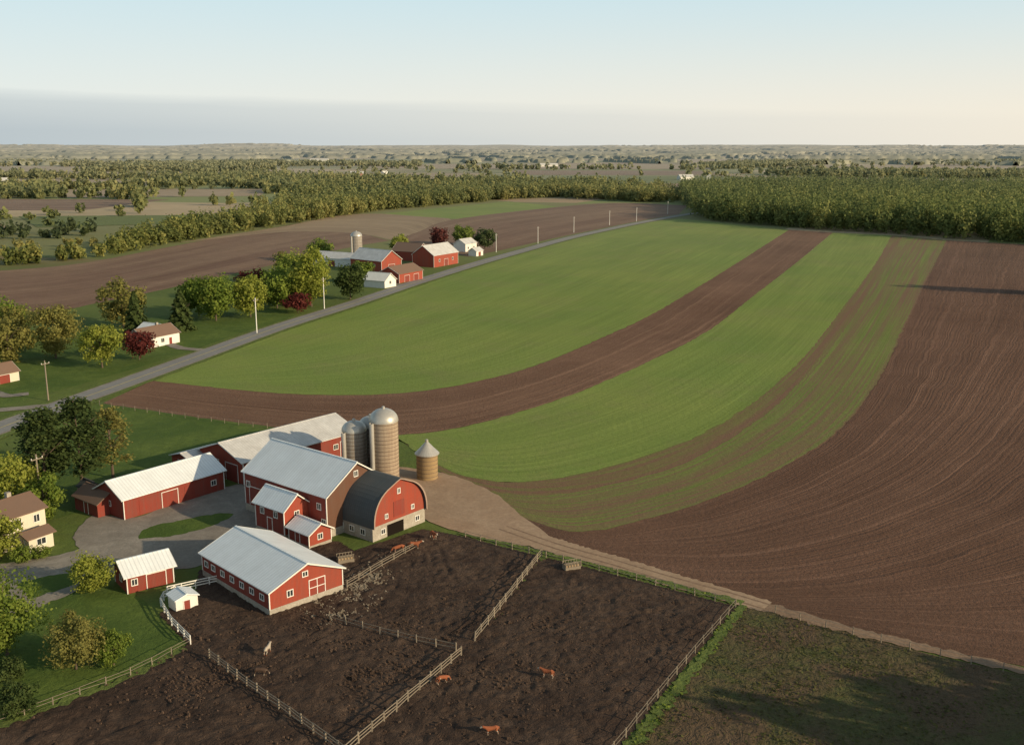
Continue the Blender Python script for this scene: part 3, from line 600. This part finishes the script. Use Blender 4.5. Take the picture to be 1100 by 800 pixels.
def tree(name,label,cat,x,y,h,R,mat,kind='round',leaves=3000,size=0.6,seed=0,z0=None):
    rng=np.random.default_rng(seed); r=empty(name,(x,y,0),0,label,cat)
    z0=(h*0.07 if kind=='round' else h*0.06) if z0 is None else z0
    if kind=='conifer': C,Nn,Z,T=crown_conifer(rng,R,h-z0,z0,leaves,size)
    elif kind=='pine': C,Nn,Z,T=crown_pine(rng,R,h-h*0.18,h*0.18,leaves,size)
    else: C,Nn,Z,T=crown_round(rng,R,h-z0,z0,max(20,int(26+R*5)),int(leaves*1.2),size*0.88)
    obj_from("trunk",*trunk_mesh(rng,h*(0.95 if kind=='pine' else 0.8),max(0.12,h*0.02),14 if kind=='pine' else 8,R*0.6),M_bark,r)
    quad_object("crown",quads(C,Nn,Z,rng),T,mat,r)
    return r
TR=[("maple_tree","broad olive spring tree beside roadside lawn","tree",-131,288,16,7.4,M_leafO,'round',5600,.5),
("maple_tree","light green rounded tree beside road","tree",-112.7,275.3,13,6.2,M_leafY,'round',5000,.45),
("plum_tree","dark red-leaved tree beside white house","tree",-106.3,286,9,4.8,M_leafR,'round',2600,.5),
("maple_tree","olive tree behind white house","tree",-130,338,17,8,M_leafO,'round',4200,.65),
("spruce_tree","dark conifer near white house","tree",-121,325,14,5,M_leafD,'conifer',2800,.7),
("spruce_tree","dark green conifer beside house lawn","tree",-109,333,13.5,5.6,M_leafD,'conifer',3000,.7),
("maple_tree","full green tree in row across road","tree",-103,352,16,8.0,M_leafG,'round',4600,.65),
("maple_tree","yellow-green tree in row across road","tree",-93,360,15,7.5,M_leafY,'round',4200,.65),
("maple_tree","green tree in row across road","tree",-112,362,14,7.5,M_leafG,'round',3800,.65),
("oak_tree","dark green tree in row across road","tree",-88,380,14,7.5,M_leafG,'round',3600,.7),
("maple_tree","tall yellow-green tree near barns","tree",-76,384,23,9.0,M_leafY,'round',5600,.7),
("oak_tree","dark tree beside second farm","tree",-64,402,15,6.5,M_leafD,'round',3400,.7),
("plum_tree","small dark red tree under tall tree","tree",-78,369,7.5,5,M_leafR,'round',2000,.6),
("oak_tree","dark rounded tree beside distant road","tree",-16,602,12,6.5,M_leafD,'round',2400,.8),
("plum_tree","red-brown tree beside distant barns","tree",-44,618,12,6,M_leafR,'round',2000,.8),
("maple_tree","green tree behind distant barns","tree",-30,630,12,7,M_leafG,'round',2400,.8),
("maple_tree","green tree between white sheds and barns","tree",-66,452,10,5,M_leafG,'round',2200,.7),
("maple_tree","yellow-green tree behind red barns","tree",-62,566,12,6,M_leafY,'round',2200,.8),
("pine_tree","tall dark pine beside farm lane","tree",-80.0,167.5,17,5.2,M_leafD,'pine',5600,.42),
("pine_tree","tall dark pine with gaps beside farm lane","tree",-76.0,172.5,17.5,5.4,M_leafD,'pine',5600,.42),
("birch_tree","thin sparse tree with olive leaves","tree",-73.5,180,14,4.4,M_leafO,'pine',2200,.38),
("shrub","rounded bright green bush on lawn","bush",-57.7,130.5,5.6,3.2,M_leafY,'round',4200,.25),
("shrub","olive rounded bush on lawn","bush",-51.0,109.5,7.0,3.6,M_leafO,'round',6400,.22),
("shrub","small bright green bush beside larger bush","bush",-47.0,110.5,4.2,2.2,M_leafG,'round',3200,.20),
("maple_tree","dark leafy tree at lawn edge","tree",-60.8,113,11,4.6,M_leafG,'round',6800,.28),
("shrub","dark low bush at lawn edge","bush",-53.5,99.8,3.6,2.4,M_leafD,'round',3200,.22),
("shrub","dark low bush under leafy tree","bush",-57.5,106.5,3.0,2.2,M_leafD,'round',2600,.22),
("maple_tree","yellow-green tree beside cream farmhouse","tree",-75.8,141.8,7.5,3.4,M_leafY,'round',4800,.30),
("maple_tree","yellow-green tree behind cream farmhouse","tree",-82,160,11,5.0,M_leafY,'round',3600,.42),
("maple_tree","green tree close behind cream farmhouse","tree",-76,157.5,8.5,3.6,M_leafG,'round',3200,.38),
("shrub","low green shrub beside cream farmhouse","bush",-70.0,142.5,1.8,1.4,M_leafG,'round',900,.2),
("shrub","low green shrub beside cream farmhouse","bush",-72.0,141.0,2.4,1.7,M_leafG,'round',1300,.2),
("maple_tree","olive tree beside country road lawn","tree",-141,281,12,6.5,M_leafO,'round',3400,.6),
("maple_tree","olive tree beyond roadside lawn","tree",-149,300,13,7,M_leafO,'round',3400,.65),
("maple_tree","dark olive tree beyond roadside lawn","tree",-160,318,13,7,M_leafG,'round',3200,.65),
("oak_tree","dark tree among second farm buildings","tree",-92,400,14,7,M_leafG,'round',3000,.7),
("oak_tree","dark red tree among second farm buildings","tree",-101,397,13,7,M_leafR,'round',3000,.7),
("oak_tree","dark green tree among second farm buildings","tree",-84,412,13,7,M_leafG,'round',3000,.7),
("maple_tree","green tree behind second farm","tree",-96,445,13,7,M_leafG,'round',2600,.75),
("maple_tree","olive tree behind second farm","tree",-104,470,12,6.5,M_leafO,'round',2600,.75),
("maple_tree","green tree beside distant pale shed","tree",-100,535,12,7,M_leafG,'round',2200,.85),
("spruce_tree","dark conifer in tree row across road","tree",-84,394,16,4.5,M_leafD,'conifer',2400,.75),
("oak_tree","dark tree standing alone in ploughed field margin","tree",222,415,20,7,M_leafD,'round',2600,.9),
("oak_tree","dark tree at far ploughed field margin","tree",233,410,18,7,M_leafD,'round',2600,.9),
]
for i,t in enumerate(TR):
    tree(t[0],t[1],t[2],t[3],t[4],t[5],t[6],t[7],t[8],t[9],t[10],seed=100+i, z0=0.1 if t[0]=='shrub' else None)

def templates(k,leaves,size,rng,ncl=16):
    return [crown_round(rng,1.0,1.0,0.0,ncl,leaves,size) for i in range(k)]
def wood_mass(name,pts,hs,Rs,mat,leaves,size,seed,label=None,ncl=16,var=0.24):
    rng=np.random.default_rng(seed); tp=templates(8,leaves,1.0,rng,ncl); QC=[];QN=[];QZ=[];QT=[]
    for i,(x,y) in enumerate(pts):
        C,Nn,Z,T=tp[rng.integers(8)]; a=rng.uniform(0,6.28); ca,sa=math.cos(a),math.sin(a)
        R=Rs[i];h=hs[i]
        X=C[:,0]*ca-C[:,1]*sa; Y=C[:,0]*sa+C[:,1]*ca
        QC.append(np.stack([x+X*R,y+Y*R,h*0.02+C[:,2]*h*0.98],1))
        QN.append(np.stack([Nn[:,0]*ca-Nn[:,1]*sa,Nn[:,0]*sa+Nn[:,1]*ca,Nn[:,2]],1))
        QZ.append(Z*size); QT.append(np.clip(T+rng.normal(0,var)+0.18*math.sin(x*0.013)*math.cos(y*0.011),0,1))
    o=quad_object(name,quads(np.concatenate(QC),np.concatenate(QN),np.concatenate(QZ),rng),np.concatenate(QT),mat)
    o["kind"]="stuff"; o["category"]="woodland"
    if label: o["label"]=label
    return o
def scatter(poly_,step,rng,keep=1.0):
    P=np.array(poly_); x0,y0=P.min(0);x1,y1=P.max(0)
    X,Y=np.meshgrid(np.arange(x0,x1,step),np.arange(y0,y1,step)); Q=np.stack([X.ravel(),Y.ravel()],1)+rng.uniform(-step*.42,step*.42,(X.size,2))
    Q=Q[in_poly(Q,poly_)]; return Q[rng.uniform(size=len(Q))<keep]
rng=np.random.default_rng(5)
Wr=[(150,860),(178,792),(205,756),(229,726),(262,704),(284,669),(316,634),(372,592),(470,545),(600,560),(720,900),(640,1250),(380,1350),(210,1280),(176,1060),(165,930)]
Q=scatter(Wr,9.0,rng)
hh=rng.uniform(12,24,len(Q))
wood_mass("woodland",Q,hh,hh*0.27+rng.uniform(0.5,2.5,len(Q)),M_leafWR,240,1.35,21,label="dense green woodland beyond crop fields",ncl=24,var=0.2)
belt=cr([(-420,470),(-345,440),(-262,512),(-232,545),(-218,610),(-202,690),(-178,775),(-145,880),(-118,960),(-60,1050),(0,1150),(80,1200),(178,1090)],400)
B=[]
for p in belt:
    w=8+max(0,(p[1]-560))*0.07
    for _ in range(1+int(w/14)):
        if p[1]<600 and rng.uniform()<0.5: continue
        B.append((p[0]+rng.uniform(-w,4),p[1]+rng.uniform(0,w)))
B=np.array(B); hh=rng.uniform(7,17,len(B)); hh[B[:,1]<600]*=0.65
wood_mass("tree_belt",B,hh,hh*0.32+rng.uniform(0,2.2,len(B)),M_leafW,270,1.15,22,label="mixed tree belt along edge of ploughed fields",ncl=24,var=0.24)
Q=scatter([(-230,930),(-150,930),(-40,1110),(80,1230),(190,1110),(210,1290),(60,1450),(-250,1350)],13,rng,0.68)
wood_mass("woodland",Q,rng.uniform(8,19,len(Q)),rng.uniform(4,8,len(Q)),M_leafW,130,1.9,23,label="mixed spring woodland behind tree belt",var=0.22)
Q=scatter([(-560,620),(-330,640),(-270,690),(-290,730),(-420,700),(-620,690)],12,rng,0.55)
wood_mass("woodland",Q,rng.uniform(5,12,len(Q)),rng.uniform(3.5,6,len(Q)),M_leafD,130,1.8,24,label="dark conifer plantation beyond marsh")
Q=scatter([(-420,500),(-260,560),(-230,640),(-300,650),(-470,560)],16,rng,0.35)
wood_mass("scrub",Q,rng.uniform(2,6,len(Q)),rng.uniform(2.0,4.5,len(Q)),M_leafO,120,1.3,25,label="scattered olive scrub across marshy ground")
Q=scatter([(-640,740),(-240,780),(-150,900),(-260,960),(-720,960)],30,rng,0.22)
wood_mass("scrub",Q,rng.uniform(4,12,len(Q)),rng.uniform(3,7,len(Q)),M_leafW,110,2.0,28,label="scattered trees between distant small fields")
Q=scatter([(66,48),(100,26),(125,46),(112,80),(88,92),(70,84)],6.0,rng,1.0)
wood_mass("woodland",Q,rng.uniform(12,15,len(Q)),rng.uniform(4.5,6,len(Q)),M_leafG,340,1.6,26,label="green woodland at edge of rough grass")
def tufts(name,label,poly_,n,smin,smax,seed,mat=M_leafT,z=0.1):
    rg=np.random.default_rng(seed); P=np.array(poly_,float); x0,y0=P.min(0);x1,y1=P.max(0)
    q=rg.uniform([x0,y0],[x1,y1],(n*3,2)); q=q[in_poly(q,poly_)]; k=np.array([math.sin(a*0.31+math.sin(b*0.22)*2)*math.cos(b*0.27+a*0.11) for a,b in q]); q=q[rg.uniform(-0.9,1.1,len(q))<k+0.25][:n]
    a=rg.uniform(0,6.28,len(q)); nn=np.stack([np.cos(a),np.sin(a),rg.uniform(1.0,3.0,len(q))],1); nn/=np.linalg.norm(nn,axis=1)[:,None]
    s=rg.uniform(smin,smax,len(q)); C=np.stack([q[:,0],q[:,1],np.full(len(q),z)+s*0.15],1)
    o=quad_object(name,quads(C,nn,s,rg),np.clip(rg.normal(0.45,0.25,len(q)),0,1),mat); o["kind"]="stuff"; o["label"]=label; o["category"]="grass"
tufts("grass_tufts","tufts of rough grass on dark ground",[(31,125),(12,94),(6,80),(75,80),(75,98),(50.5,112),(36,123)],6000,0.10,0.28,41)
tufts("grass_tufts","tufts of grass along fence line",[(29.8,127),(31.4,126),(13.2,93),(8,84),(7,86)],1600,0.12,0.32,44,M_leafG)
tufts("grass_tufts","tufts of grass along track edge",[(-8.5,152.6),(-1,148.6),(14,139.0),(31,127.4),(30.2,126.4),(13.6,138),(-7,151.7)],1100,0.12,0.32,45,M_leafG)

def terr(x,y):
    r=np.hypot(x,y); k=np.clip((r-3500)/9000,0,1); return np.maximum(0,(fbm(x/1800,y/1800,3,3)-0.42))*120*k
def wmask(X,Y):
    mask=fbm(X/380,Y/300,31,4)+0.12*(fbm(X/60,Y/60,77,2)-0.5)-0.565
    hr=np.abs(((X*0.94+Y*0.34)/310)%1-0.5); mask=np.maximum(mask,np.where((hr>0.482)&(vn(X/90,Y/90,5)>0.4),0.02,-1))
    hr=np.abs(((Y*0.96-X*0.28)/360)%1-0.5); mask=np.maximum(mask,np.where((hr>0.486)&(vn(X/120,Y/120,15)>0.4),0.02,-1))
    mask=np.where((X>160)&(X<760)&(Y<1290),-1,mask); mask=np.where((X>-260)&(X<215)&(Y<1400),-1,mask)
    for pp,mm in FARF: mask=np.where(in_poly(np.stack([X.ravel(),Y.ravel()],1),pp).reshape(X.shape),-1,mask)
    return mask
P=[]
yy=1000.0
while yy<3300:
    st=10.5+(yy-1000)*0.0042; xs=np.arange(-yy*0.56,yy*0.56,st); P.append(np.stack([xs+rng.uniform(-st*.45,st*.45,len(xs)),yy+rng.uniform(-st*.45,st*.45,len(xs))],1)); yy+=st*1.15
P=np.concatenate(P); P=P[wmask(P[:,0],P[:,1])>0]; P=P[rng.uniform(size=len(P))<0.88]
hh=rng.uniform(8,18,len(P)); far1=P[:,1]>1900
wood_mass("distant_woodland",P[~far1],hh[~far1],hh[~far1]*0.3+rng.uniform(1,3,(~far1).sum()),M_leafW,60,3.0,61,label="patchwork of spring woods and hedgerows",ncl=12,var=0.16)
wood_mass("distant_woodland",P[far1],hh[far1],hh[far1]*0.35+rng.uniform(2,4,far1.sum()),M_leafW,28,5.0,62,label="hazy patchwork of woods and hedgerows",ncl=7,var=0.12)
na,nr=640,320
ang=np.radians(np.linspace(56,124,na))[::-1]; rad=np.geomspace(3300,18000,nr)
Rg,Ag=np.meshgrid(rad,ang,indexing='ij'); X=Rg*np.cos(Ag); Y=Rg*np.sin(Ag)
T0=terr(X,Y); mask=wmask(X,Y)
cell=fbm(X/22,Y/22,9,2); hgt=np.where(mask>0,6+10*cell,0.0)
Z=T0+hgt-np.where(mask>0,0,0.5)
kp=(mask>0); keep=kp[:-1,:-1]|kp[1:,:-1]|kp[:-1,1:]|kp[1:,1:]
def canopymat():
    m,nt,b=new_mat("distant_canopy",0.95,0.05); p=coord(nt,'pos')
    n1=noise(nt,p,0.0022,4,0.6,0.35,0.65); n2=noise(nt,p,0.04,4,0.7,0.35,0.65)
    c=mixc(nt,n1,(0.12,0.15,0.05),(0.20,0.19,0.08)); c=mixc(nt,mth(nt,'MULTIPLY',n2,0.6),c,(0.09,0.11,0.045))
    L(nt,painted_haze(nt,c),b.inputs["Base Color"]); return m
cano=grid_obj("distant_woodland",X,Y,Z,keep,canopymat()); cano["kind"]="stuff"; cano["label"]="hazy patches of woodland reaching the horizon"; cano["category"]="woodland"
r2=np.geomspace(3400,28000,150); a2=np.radians(np.linspace(48,132,260))[::-1]
Rg,Ag=np.meshgrid(r2,a2,indexing='ij'); X=Rg*np.cos(Ag); Y=Rg*np.sin(Ag); Z=terr(X,Y)-1.0
structure(grid_obj("hills",X,Y,Z,np.ones((149,259),bool),bpy.data.materials["countryside_ground"]))

# ---------------------------------------------------------------- poles, fences
def pole(x,y,h,label="wooden utility pole beside country road",deg=60):
    r=empty("utility_pole",(x,y,0),math.radians(deg),label,"utility pole","utility poles along the road")
    obj_from("post",*revolve([(0.19,-0.3),(0.16,h*0.5),(0.13,h),(0.01,h+0.02)],8),M_white if y>240 else M_wood,r,smooth=True)
    a=obj_from("crossarm",*boxd(-1.1,1.1,-0.22,-0.12,h-0.9,h-0.72),M_wood,r)
    for k in (-1.0,0,1.0) : obj_from("insulator",*revolve([(0.07,h-0.72),(0.09,h-0.6),(0.05,h-0.5),(0.01,h-0.48)],8),M_white,a,loc=(k,-0.17,0))
    return r
PL=[(-78.6,162,10.1),(-111.3,238.5,9.8),(-83,328,11.6),(-70,378,11.9),(-9,584,10.5),(16,634,10.5),(43,716,11),(74,783,11),(99,821,11),(137,910,11),(-117.5,205,10)]
for x,y,h in PL: pole(x,y,h,label="wooden utility pole beside farm lane" if y<170 else "wooden utility pole beside country road")
def post_mesh(h,w,mat,name):
    v,f=boxd(-w/2,w/2,-w/2,w/2,-0.2,h); me=bpy.data.meshes.new(name); me.from_pydata(v,[],f); me.materials.append(mat); return me
def fence(name,label,pts,space,h,w,mat,rails,rt=0.06,lean=0.02,clean=False):
    P=np.array(pts,float); s=np.concatenate([[0],np.cumsum(np.linalg.norm(np.diff(P,axis=0),axis=1))]); n=max(2,int(s[-1]/space))
    t=np.linspace(0,s[-1],n+1); X=np.interp(t,s,P[:,0]); Y=np.interp(t,s,P[:,1])
    r=empty(name,(X[0],Y[0],0),0,label,"fence"); me=post_mesh(h,w,mat,"post")
    for i in range(n+1):
        o=bpy.data.objects.new("post",me); COL.objects.link(o); o.parent=r; o.location=(X[i]-X[0],Y[i]-Y[0],0 if clean else random.uniform(-0.15,0.1)); o.rotation_euler=(random.gauss(0,lean),random.gauss(0,lean),random.uniform(0,1.5))
    for z in rails:
        parts=[]
        for i in range(n):
            a=np.array([X[i]-X[0],Y[i]-Y[0]]);b=np.array([X[i+1]-X[0],Y[i+1]-Y[0]]); d=(b-a)/np.linalg.norm(b-a); q=np.array([d[1],-d[0]])*0.025
            ja,jb=(0,0) if clean else (random.gauss(0,0.04),random.gauss(0,0.04)); V=[]
            for e,j in ((a,ja),(b,jb)):
                for sg in (-1,1):
                    for zz in (z-rt,z+rt): V.append((e[0]+q[0]*sg,e[1]+q[1]*sg,zz+j))
            parts.append((V,[(0,4,5,1),(2,3,7,6),(1,5,7,3),(0,2,6,4),(0,1,3,2),(4,6,7,5)]))
        obj_from("rail",*join(parts),mat,r)
    return r
FR=[0.5,0.9,1.25]
fence("paddock_fence","weathered wooden fence dividing two muddy paddocks",[(4.4,143),(-4.6,116.1)],2.2,1.5,0.17,M_wood,FR,0.05,0.03)
fence("paddock_fence","weathered wooden fence across dark mud",[(-6.1,112.6),(-9.5,106.1),(-15.7,94),(-18.8,87.8)],2.2,1.5,0.17,M_wood,FR,0.05,0.03)
fence("paddock_fence","wooden fence along dirt track",[(-7.3,150.8),(-1.4,146.6),(13.4,137.2),(21.9,131.6),(29.7,126)],2.8,1.25,0.12,M_wood,[0.6,1.1],0.018,0.03)
fence("paddock_fence","wooden fence beside grass strip and mud",[(29.7,126),(22.7,114.4),(16.7,104.1),(11,94),(7.2,87.8)],2.8,1.25,0.12,M_wood,[0.6,1.1],0.018,0.03)
fence("paddock_fence","weathered rail fence at mud corner",[(-36.1,111.9),(-30.7,106.1),(-19.1,94.4),(-13,88)],2.2,1.4,0.16,M_wood,FR,0.05,0.03)
fence("paddock_fence","rail fence across muddy paddock",[(-23.5,122),(-17.6,118.6),(-12.6,116.1),(-6.8,113.7)],2.4,1.3,0.13,M_wood,[0.6,1.1],0.03,0.03)
fence("paddock_fence","pen fence beside long red barn",[(-22.8,131.5),(-18.5,139.5),(-14.5,146)],2.4,1.4,0.14,M_wood,FR,0.04,0.03)
fence("wire_fence","thin post fence between field and rough grass",[(34.5,124.2),(41.5,118.6),(51,112.4),(60,107.2),(72,100.2)],3.2,1.2,0.10,M_wood,[0.6,1.1],0.012,0.03)
fence("white_fence","white board fence around lawn corner",[(-39.5,115.6),(-43.4,120.6),(-47.3,127.2),(-46,130)],2.0,1.25,0.13,M_white,FR,0.07,0,True)
fence("white_fence","white board fence between garage and barn",[(-47.0,129.8),(-40.5,133.8)],1.8,1.25,0.13,M_white,FR,0.07,0,True)
fence("lawn_fence","thin weathered rail fence along lawn edge",[(-70,88.5),(-54.3,97.8),(-50.8,101.1),(-47.1,104.7),(-43.4,108.8),(-39.5,115.6)],2.8,1.1,0.10,M_wood,[0.6,1.0],0.02,0.02)
fence("wire_fence","thin post fence between ploughed strip and lawn",[(-97,233.5),(-81.4,226),(-61.9,217.2),(-46,211)],3.5,1.2,0.10,M_wood,[0.6,1.1],0.012)

def rocks(name,label,cx,cy,sx,sy,n,r0,r1,mat,seed,deg=0,inside=None,z=0.10):
    rg=np.random.default_rng(seed); parts=[]; cl=rg.normal(0,0.4,(max(3,n//25),2))
    for i in range(n):
        if rg.uniform()<0.5: x,y=(cl[rg.integers(len(cl))]+rg.normal(0,0.06,2))*[sx,sy]
        else: x,y=rg.normal(0,0.4,2)*[sx,sy]
        c,s=math.cos(math.radians(deg)),math.sin(math.radians(deg)); x,y=cx+x*c-y*s,cy+x*s+y*c; r=rg.uniform(r0,r1)*rg.uniform(0.5,1)
        if inside is not None and not in_poly(np.array([[x,y]]),inside)[0]: continue
        V=[(x+dx*r*rg.uniform(.7,1.2),y+dy*r*rg.uniform(.7,1.2),(z if dz else -0.05)+dz*r*rg.uniform(.5,1.0)+(0.1 if dz else 0)) for dx,dy,dz in [(-1,-.6,0),(.8,-1,0),(1,.7,0),(-.7,1,0),(-.5,-.4,.8),(.5,-.5,.9),(.6,.4,.7),(-.4,.6,.9)]]
        parts.append((V,[(4,5,6,7),(0,1,5,4),(1,2,6,5),(2,3,7,6),(3,0,4,7)]))
    o=obj_from(name,*join(parts),mat); o["kind"]="stuff"; o["label"]=label; o["category"]="ground cover"
M_rub=patchy("pale_rubble",[(0.26,0.215,0.16),(0.38,0.33,0.26),(0.17,0.135,0.10)],(0.2,1,4),0.3,0.05)
M_clod=patchy("mud_clod",[(0.085,0.056,0.041),(0.15,0.10,0.072),(0.06,0.04,0.03)],(0.2,1,4),0.3,0.05)
rocks("rubble","pale stones scattered on mud near barn",-20.5,133.5,4.0,9.5,1000,0.06,0.28,M_rub,1,-12,mud)
rocks("rubble","pale stones scattered on mud",-23,124.5,6,4,220,0.06,0.22,M_rub,2,0,mud)
rocks("mud_clods","churned clods of dark mud",0,114,34,26,3000,0.06,0.28,M_clod,3,0,mud)
rocks("mud_clods","churned clods of dark mud",-28,108,26,22,2400,0.06,0.28,M_clod,4,0,mud)

# ---------------------------------------------------------------- cattle
def cow_mesh(graze,name,mats,spots):
    hd=[(1.0,0,1.32,.19),(1.28,0,1.45,.15),(1.52,0,1.40,.13),(1.76,0,1.26,.085)] if not graze else [(1.02,0,1.0,.19),(1.25,0,.68,.14),(1.36,0,.45,.13),(1.50,0,.18,.085)]
    J=[(-.80,0,1.18,.27),(-.35,0,1.10,.35),(.15,0,1.05,.37),(.62,0,1.12,.32)]+hd
    E=[(0,1),(1,2),(2,3),(3,4),(4,5),(5,6),(6,7)]
    def add(par,chain):
        p=par
        for j in chain: J.append(j); E.append((p,len(J)-1)); p=len(J)-1
    for s in (-1,1):
        add(3,[(.60,s*.20,.82,.14),(.63,s*.21,.46,.072),(.60,s*.21,.12,.05),(.63,s*.21,.03,.065)])
        add(0,[(-.72,s*.22,.86,.18),(-.66,s*.23,.70,.11),(-.90,s*.22,.48,.065),(-.86,s*.22,.12,.05),(-.82,s*.22,.03,.065)])
        hp=hd[1]; add(5,[(hp[0]+.02,s*.20,hp[2]+.06,.04),(hp[0],s*.30,hp[2]+.04,.035)])
    add(0,[(-1.08,0,1.20,.05),(-1.16,0,.80,.025),(-1.16,0,.50,.045)])
    me=bpy.data.meshes.new(name+"_cage"); me.from_pydata([j[:3] for j in J],E,[]); o=bpy.data.objects.new(name+"_cage",me); COL.objects.link(o)
    o.modifiers.new("s","SKIN"); sv=me.skin_vertices[0].data
    for i,j in enumerate(J): sv[i].radius=(j[3]*(0.82 if i<4 else 1),j[3])
    sv[1].use_root=True
    ss=o.modifiers.new("d","SUBSURF"); ss.levels=1; ss.render_levels=1
    dg=bpy.context.evaluated_depsgraph_get(); nm=bpy.data.meshes.new_from_object(o.evaluated_get(dg)); nm.name=name
    bpy.data.objects.remove(o)
    nm.materials.clear()
    for m in mats: nm.materials.append(m)
    for p in nm.polygons:
        p.use_smooth=True; c=p.center; w=0
        if spots and (c.x>1.45 or c.z<0.35 or math.sin(c.x*4.3+1+c.y*3)*math.cos(c.z*4.1+c.y*2)>spots): w=1
        p.material_index=w if len(mats)>1 else 0
    return nm
def flat(name,c): return painted(name,c,0.15,0.85)
Mb=flat("brown_coat",(0.28,0.085,0.035)); Mw=flat("white_coat",(0.42,0.36,0.29)); Md=flat("dark_coat",(0.06,0.035,0.025))
cm=[cow_mesh(False,"cow_standing",[Mb,Mw],0.82),cow_mesh(True,"cow_grazing",[Mb,Mw],0.85),cow_mesh(False,"cow_pale",[Mw,Mb],0.80),cow_mesh(True,"cow_dark",[Md,Mw],0.9)]
CW=[(-14.8,145.6,0,10,"red-brown cow standing near arched barn"),(-17.0,144.0,1,200,"red-brown cow with head down near arched barn"),
(-29.3,112.5,2,80,"pale calf standing in dark mud"),(-29.0,107.5,3,10,"dark calf with head down in mud"),
(4.1,107.1,0,160,"red-brown calf standing in muddy paddock"),(-7.9,106.1,1,30,"red-brown calf grazing beside fence"),(-2.1,95.8,0,190,"red-brown calf standing in muddy paddock"),
(-12.2,149.6,0,300,"red-brown cow standing by dirt track")]
for x,y,k,d,lb in CW:
    o=bpy.data.objects.new("cow",cm[k]); COL.objects.link(o); o.location=(x,y,mudz(x,y)-0.02); o.rotation_euler=(0,0,math.radians(d)); s=0.72 if y<120 else 0.85; o.scale=(s,s,s)
    o["label"]=lb; o["category"]="cow"; o["group"]="cattle in the paddocks"
def feeder(x,y,label):
    r=empty("hay_feeder",(x,y,0.12),0.4,label,"feeder")
    obj_from("base_panel",*boxd(-1.2,1.2,-0.6,0.6,-0.1,0.5),M_wood,r)
    obj_from("hay",*boxd(-1.1,1.1,-0.5,0.5,0.5,0.8),M_tan,r)
    for i in range(6):
        for s in (-0.57,0.57): obj_from("bar",*boxd(-1.15+i*0.45-0.03,-1.15+i*0.45+0.03,s-0.03,s+0.03,0.5,1.15),M_wood,r)
    for s in (-0.57,0.57): obj_from("top_rail",*boxd(-1.2,1.2,s-0.04,s+0.04,1.15,1.22),M_wood,r)
feeder(8.6,138.4,"wooden hay feeder beside paddock fence"); feeder(-24.5,141.0,"wooden hay feeder near barns")

# ---------------------------------------------------------------- world, sun, camera
w=bpy.data.worlds.new("World"); SC.world=w; w.use_nodes=True; nt=w.node_tree; bg=nt.nodes["Background"]
sky=N(nt,"ShaderNodeTexSky"); sky.sky_type='NISHITA'; sky.sun_disc=False; sky.sun_elevation=SUN_EL; sky.sun_rotation=math.radians(90)-SUN_AZ
sky.air_density=1.0; sky.dust_density=1.0; sky.ozone_density=1.0
tc=N(nt,"ShaderNodeTexCoord"); sp=N(nt,"ShaderNodeSeparateXYZ"); L(nt,tc.outputs["Generated"],sp.inputs[0])
K=1/0.12
def kc(r,g,b): return (r*K,g*K,b*K)
el=sp.outputs[2]
h1=N(nt,"ShaderNodeMapRange"); h1.interpolation_type='SMOOTHSTEP'; h1.inputs[1].default_value=0.0; h1.inputs[2].default_value=0.17; L(nt,el,h1.inputs[0])
warm=mth(nt,'ADD',mth(nt,'MULTIPLY',sp.outputs[0],0.9),0.5,True)
low=mixc(nt,warm,kc(0.82,0.86,0.83),kc(0.96,0.87,0.72))
veil=mixc(nt,h1.outputs[0],low,kc(0.60,0.79,0.86))
h2=N(nt,"ShaderNodeMapRange"); h2.interpolation_type='SMOOTHSTEP'; h2.inputs[1].default_value=0.12; h2.inputs[2].default_value=0.45; h2.inputs[3].default_value=0.94; h2.inputs[4].default_value=0.15; L(nt,el,h2.inputs[0])
tint=mixc(nt,1.0,sky.outputs[0],(1.12,1.0,0.82),'MULTIPLY')
base=mixc(nt,h2.outputs[0],tint,veil)
mp=N(nt,"ShaderNodeMapping"); mp.inputs["Scale"].default_value=(2.5,2.5,45); L(nt,tc.outputs["Generated"],mp.inputs[0])
cn=noise(nt,mp.outputs[0],1.0,5,0.6,0.2,0.8)
top=mth(nt,'ADD',mth(nt,'MULTIPLY',sp.outputs[0],-0.022),0.034)
hg=mth(nt,'SUBTRACT',mth(nt,'ADD',top,mth(nt,'MULTIPLY',cn,0.008)),el)
band=mth(nt,'ADD',mth(nt,'MULTIPLY',mth(nt,'MULTIPLY',hg,100.0,True),0.50),mth(nt,'MULTIPLY',mth(nt,'MULTIPLY',hg,28.0,True),0.50))
fade=mth(nt,'ADD',mth(nt,'MULTIPLY',sp.outputs[0],-0.85),0.46,True)
c=mixc(nt,mth(nt,'MULTIPLY',band,fade),base,kc(0.44,0.51,0.55))
L(nt,c,bg.inputs[0]); bg.inputs[1].default_value=0.12
sl=bpy.data.lights.new("sun",'SUN'); sl.energy=5.0; sl.angle=math.radians(0.6); sl.color=(1.0,0.80,0.52)
so=bpy.data.objects.new("sun",sl); COL.objects.link(so)
d=Vector((math.cos(SUN_EL)*math.cos(SUN_AZ),math.cos(SUN_EL)*math.sin(SUN_AZ),math.sin(SUN_EL))); so.rotation_euler=d.to_track_quat('Z','Y').to_euler(); so.location=(100,-60,120)
ca=bpy.data.cameras.new("camera"); co=bpy.data.objects.new("camera",ca); COL.objects.link(co); co.location=(0,0,60)
co.rotation_euler=(math.radians(90)-math.atan(245/1100),0,0); ca.sensor_width=36; ca.lens=36; ca.clip_start=1; ca.clip_end=60000
SC.camera=co
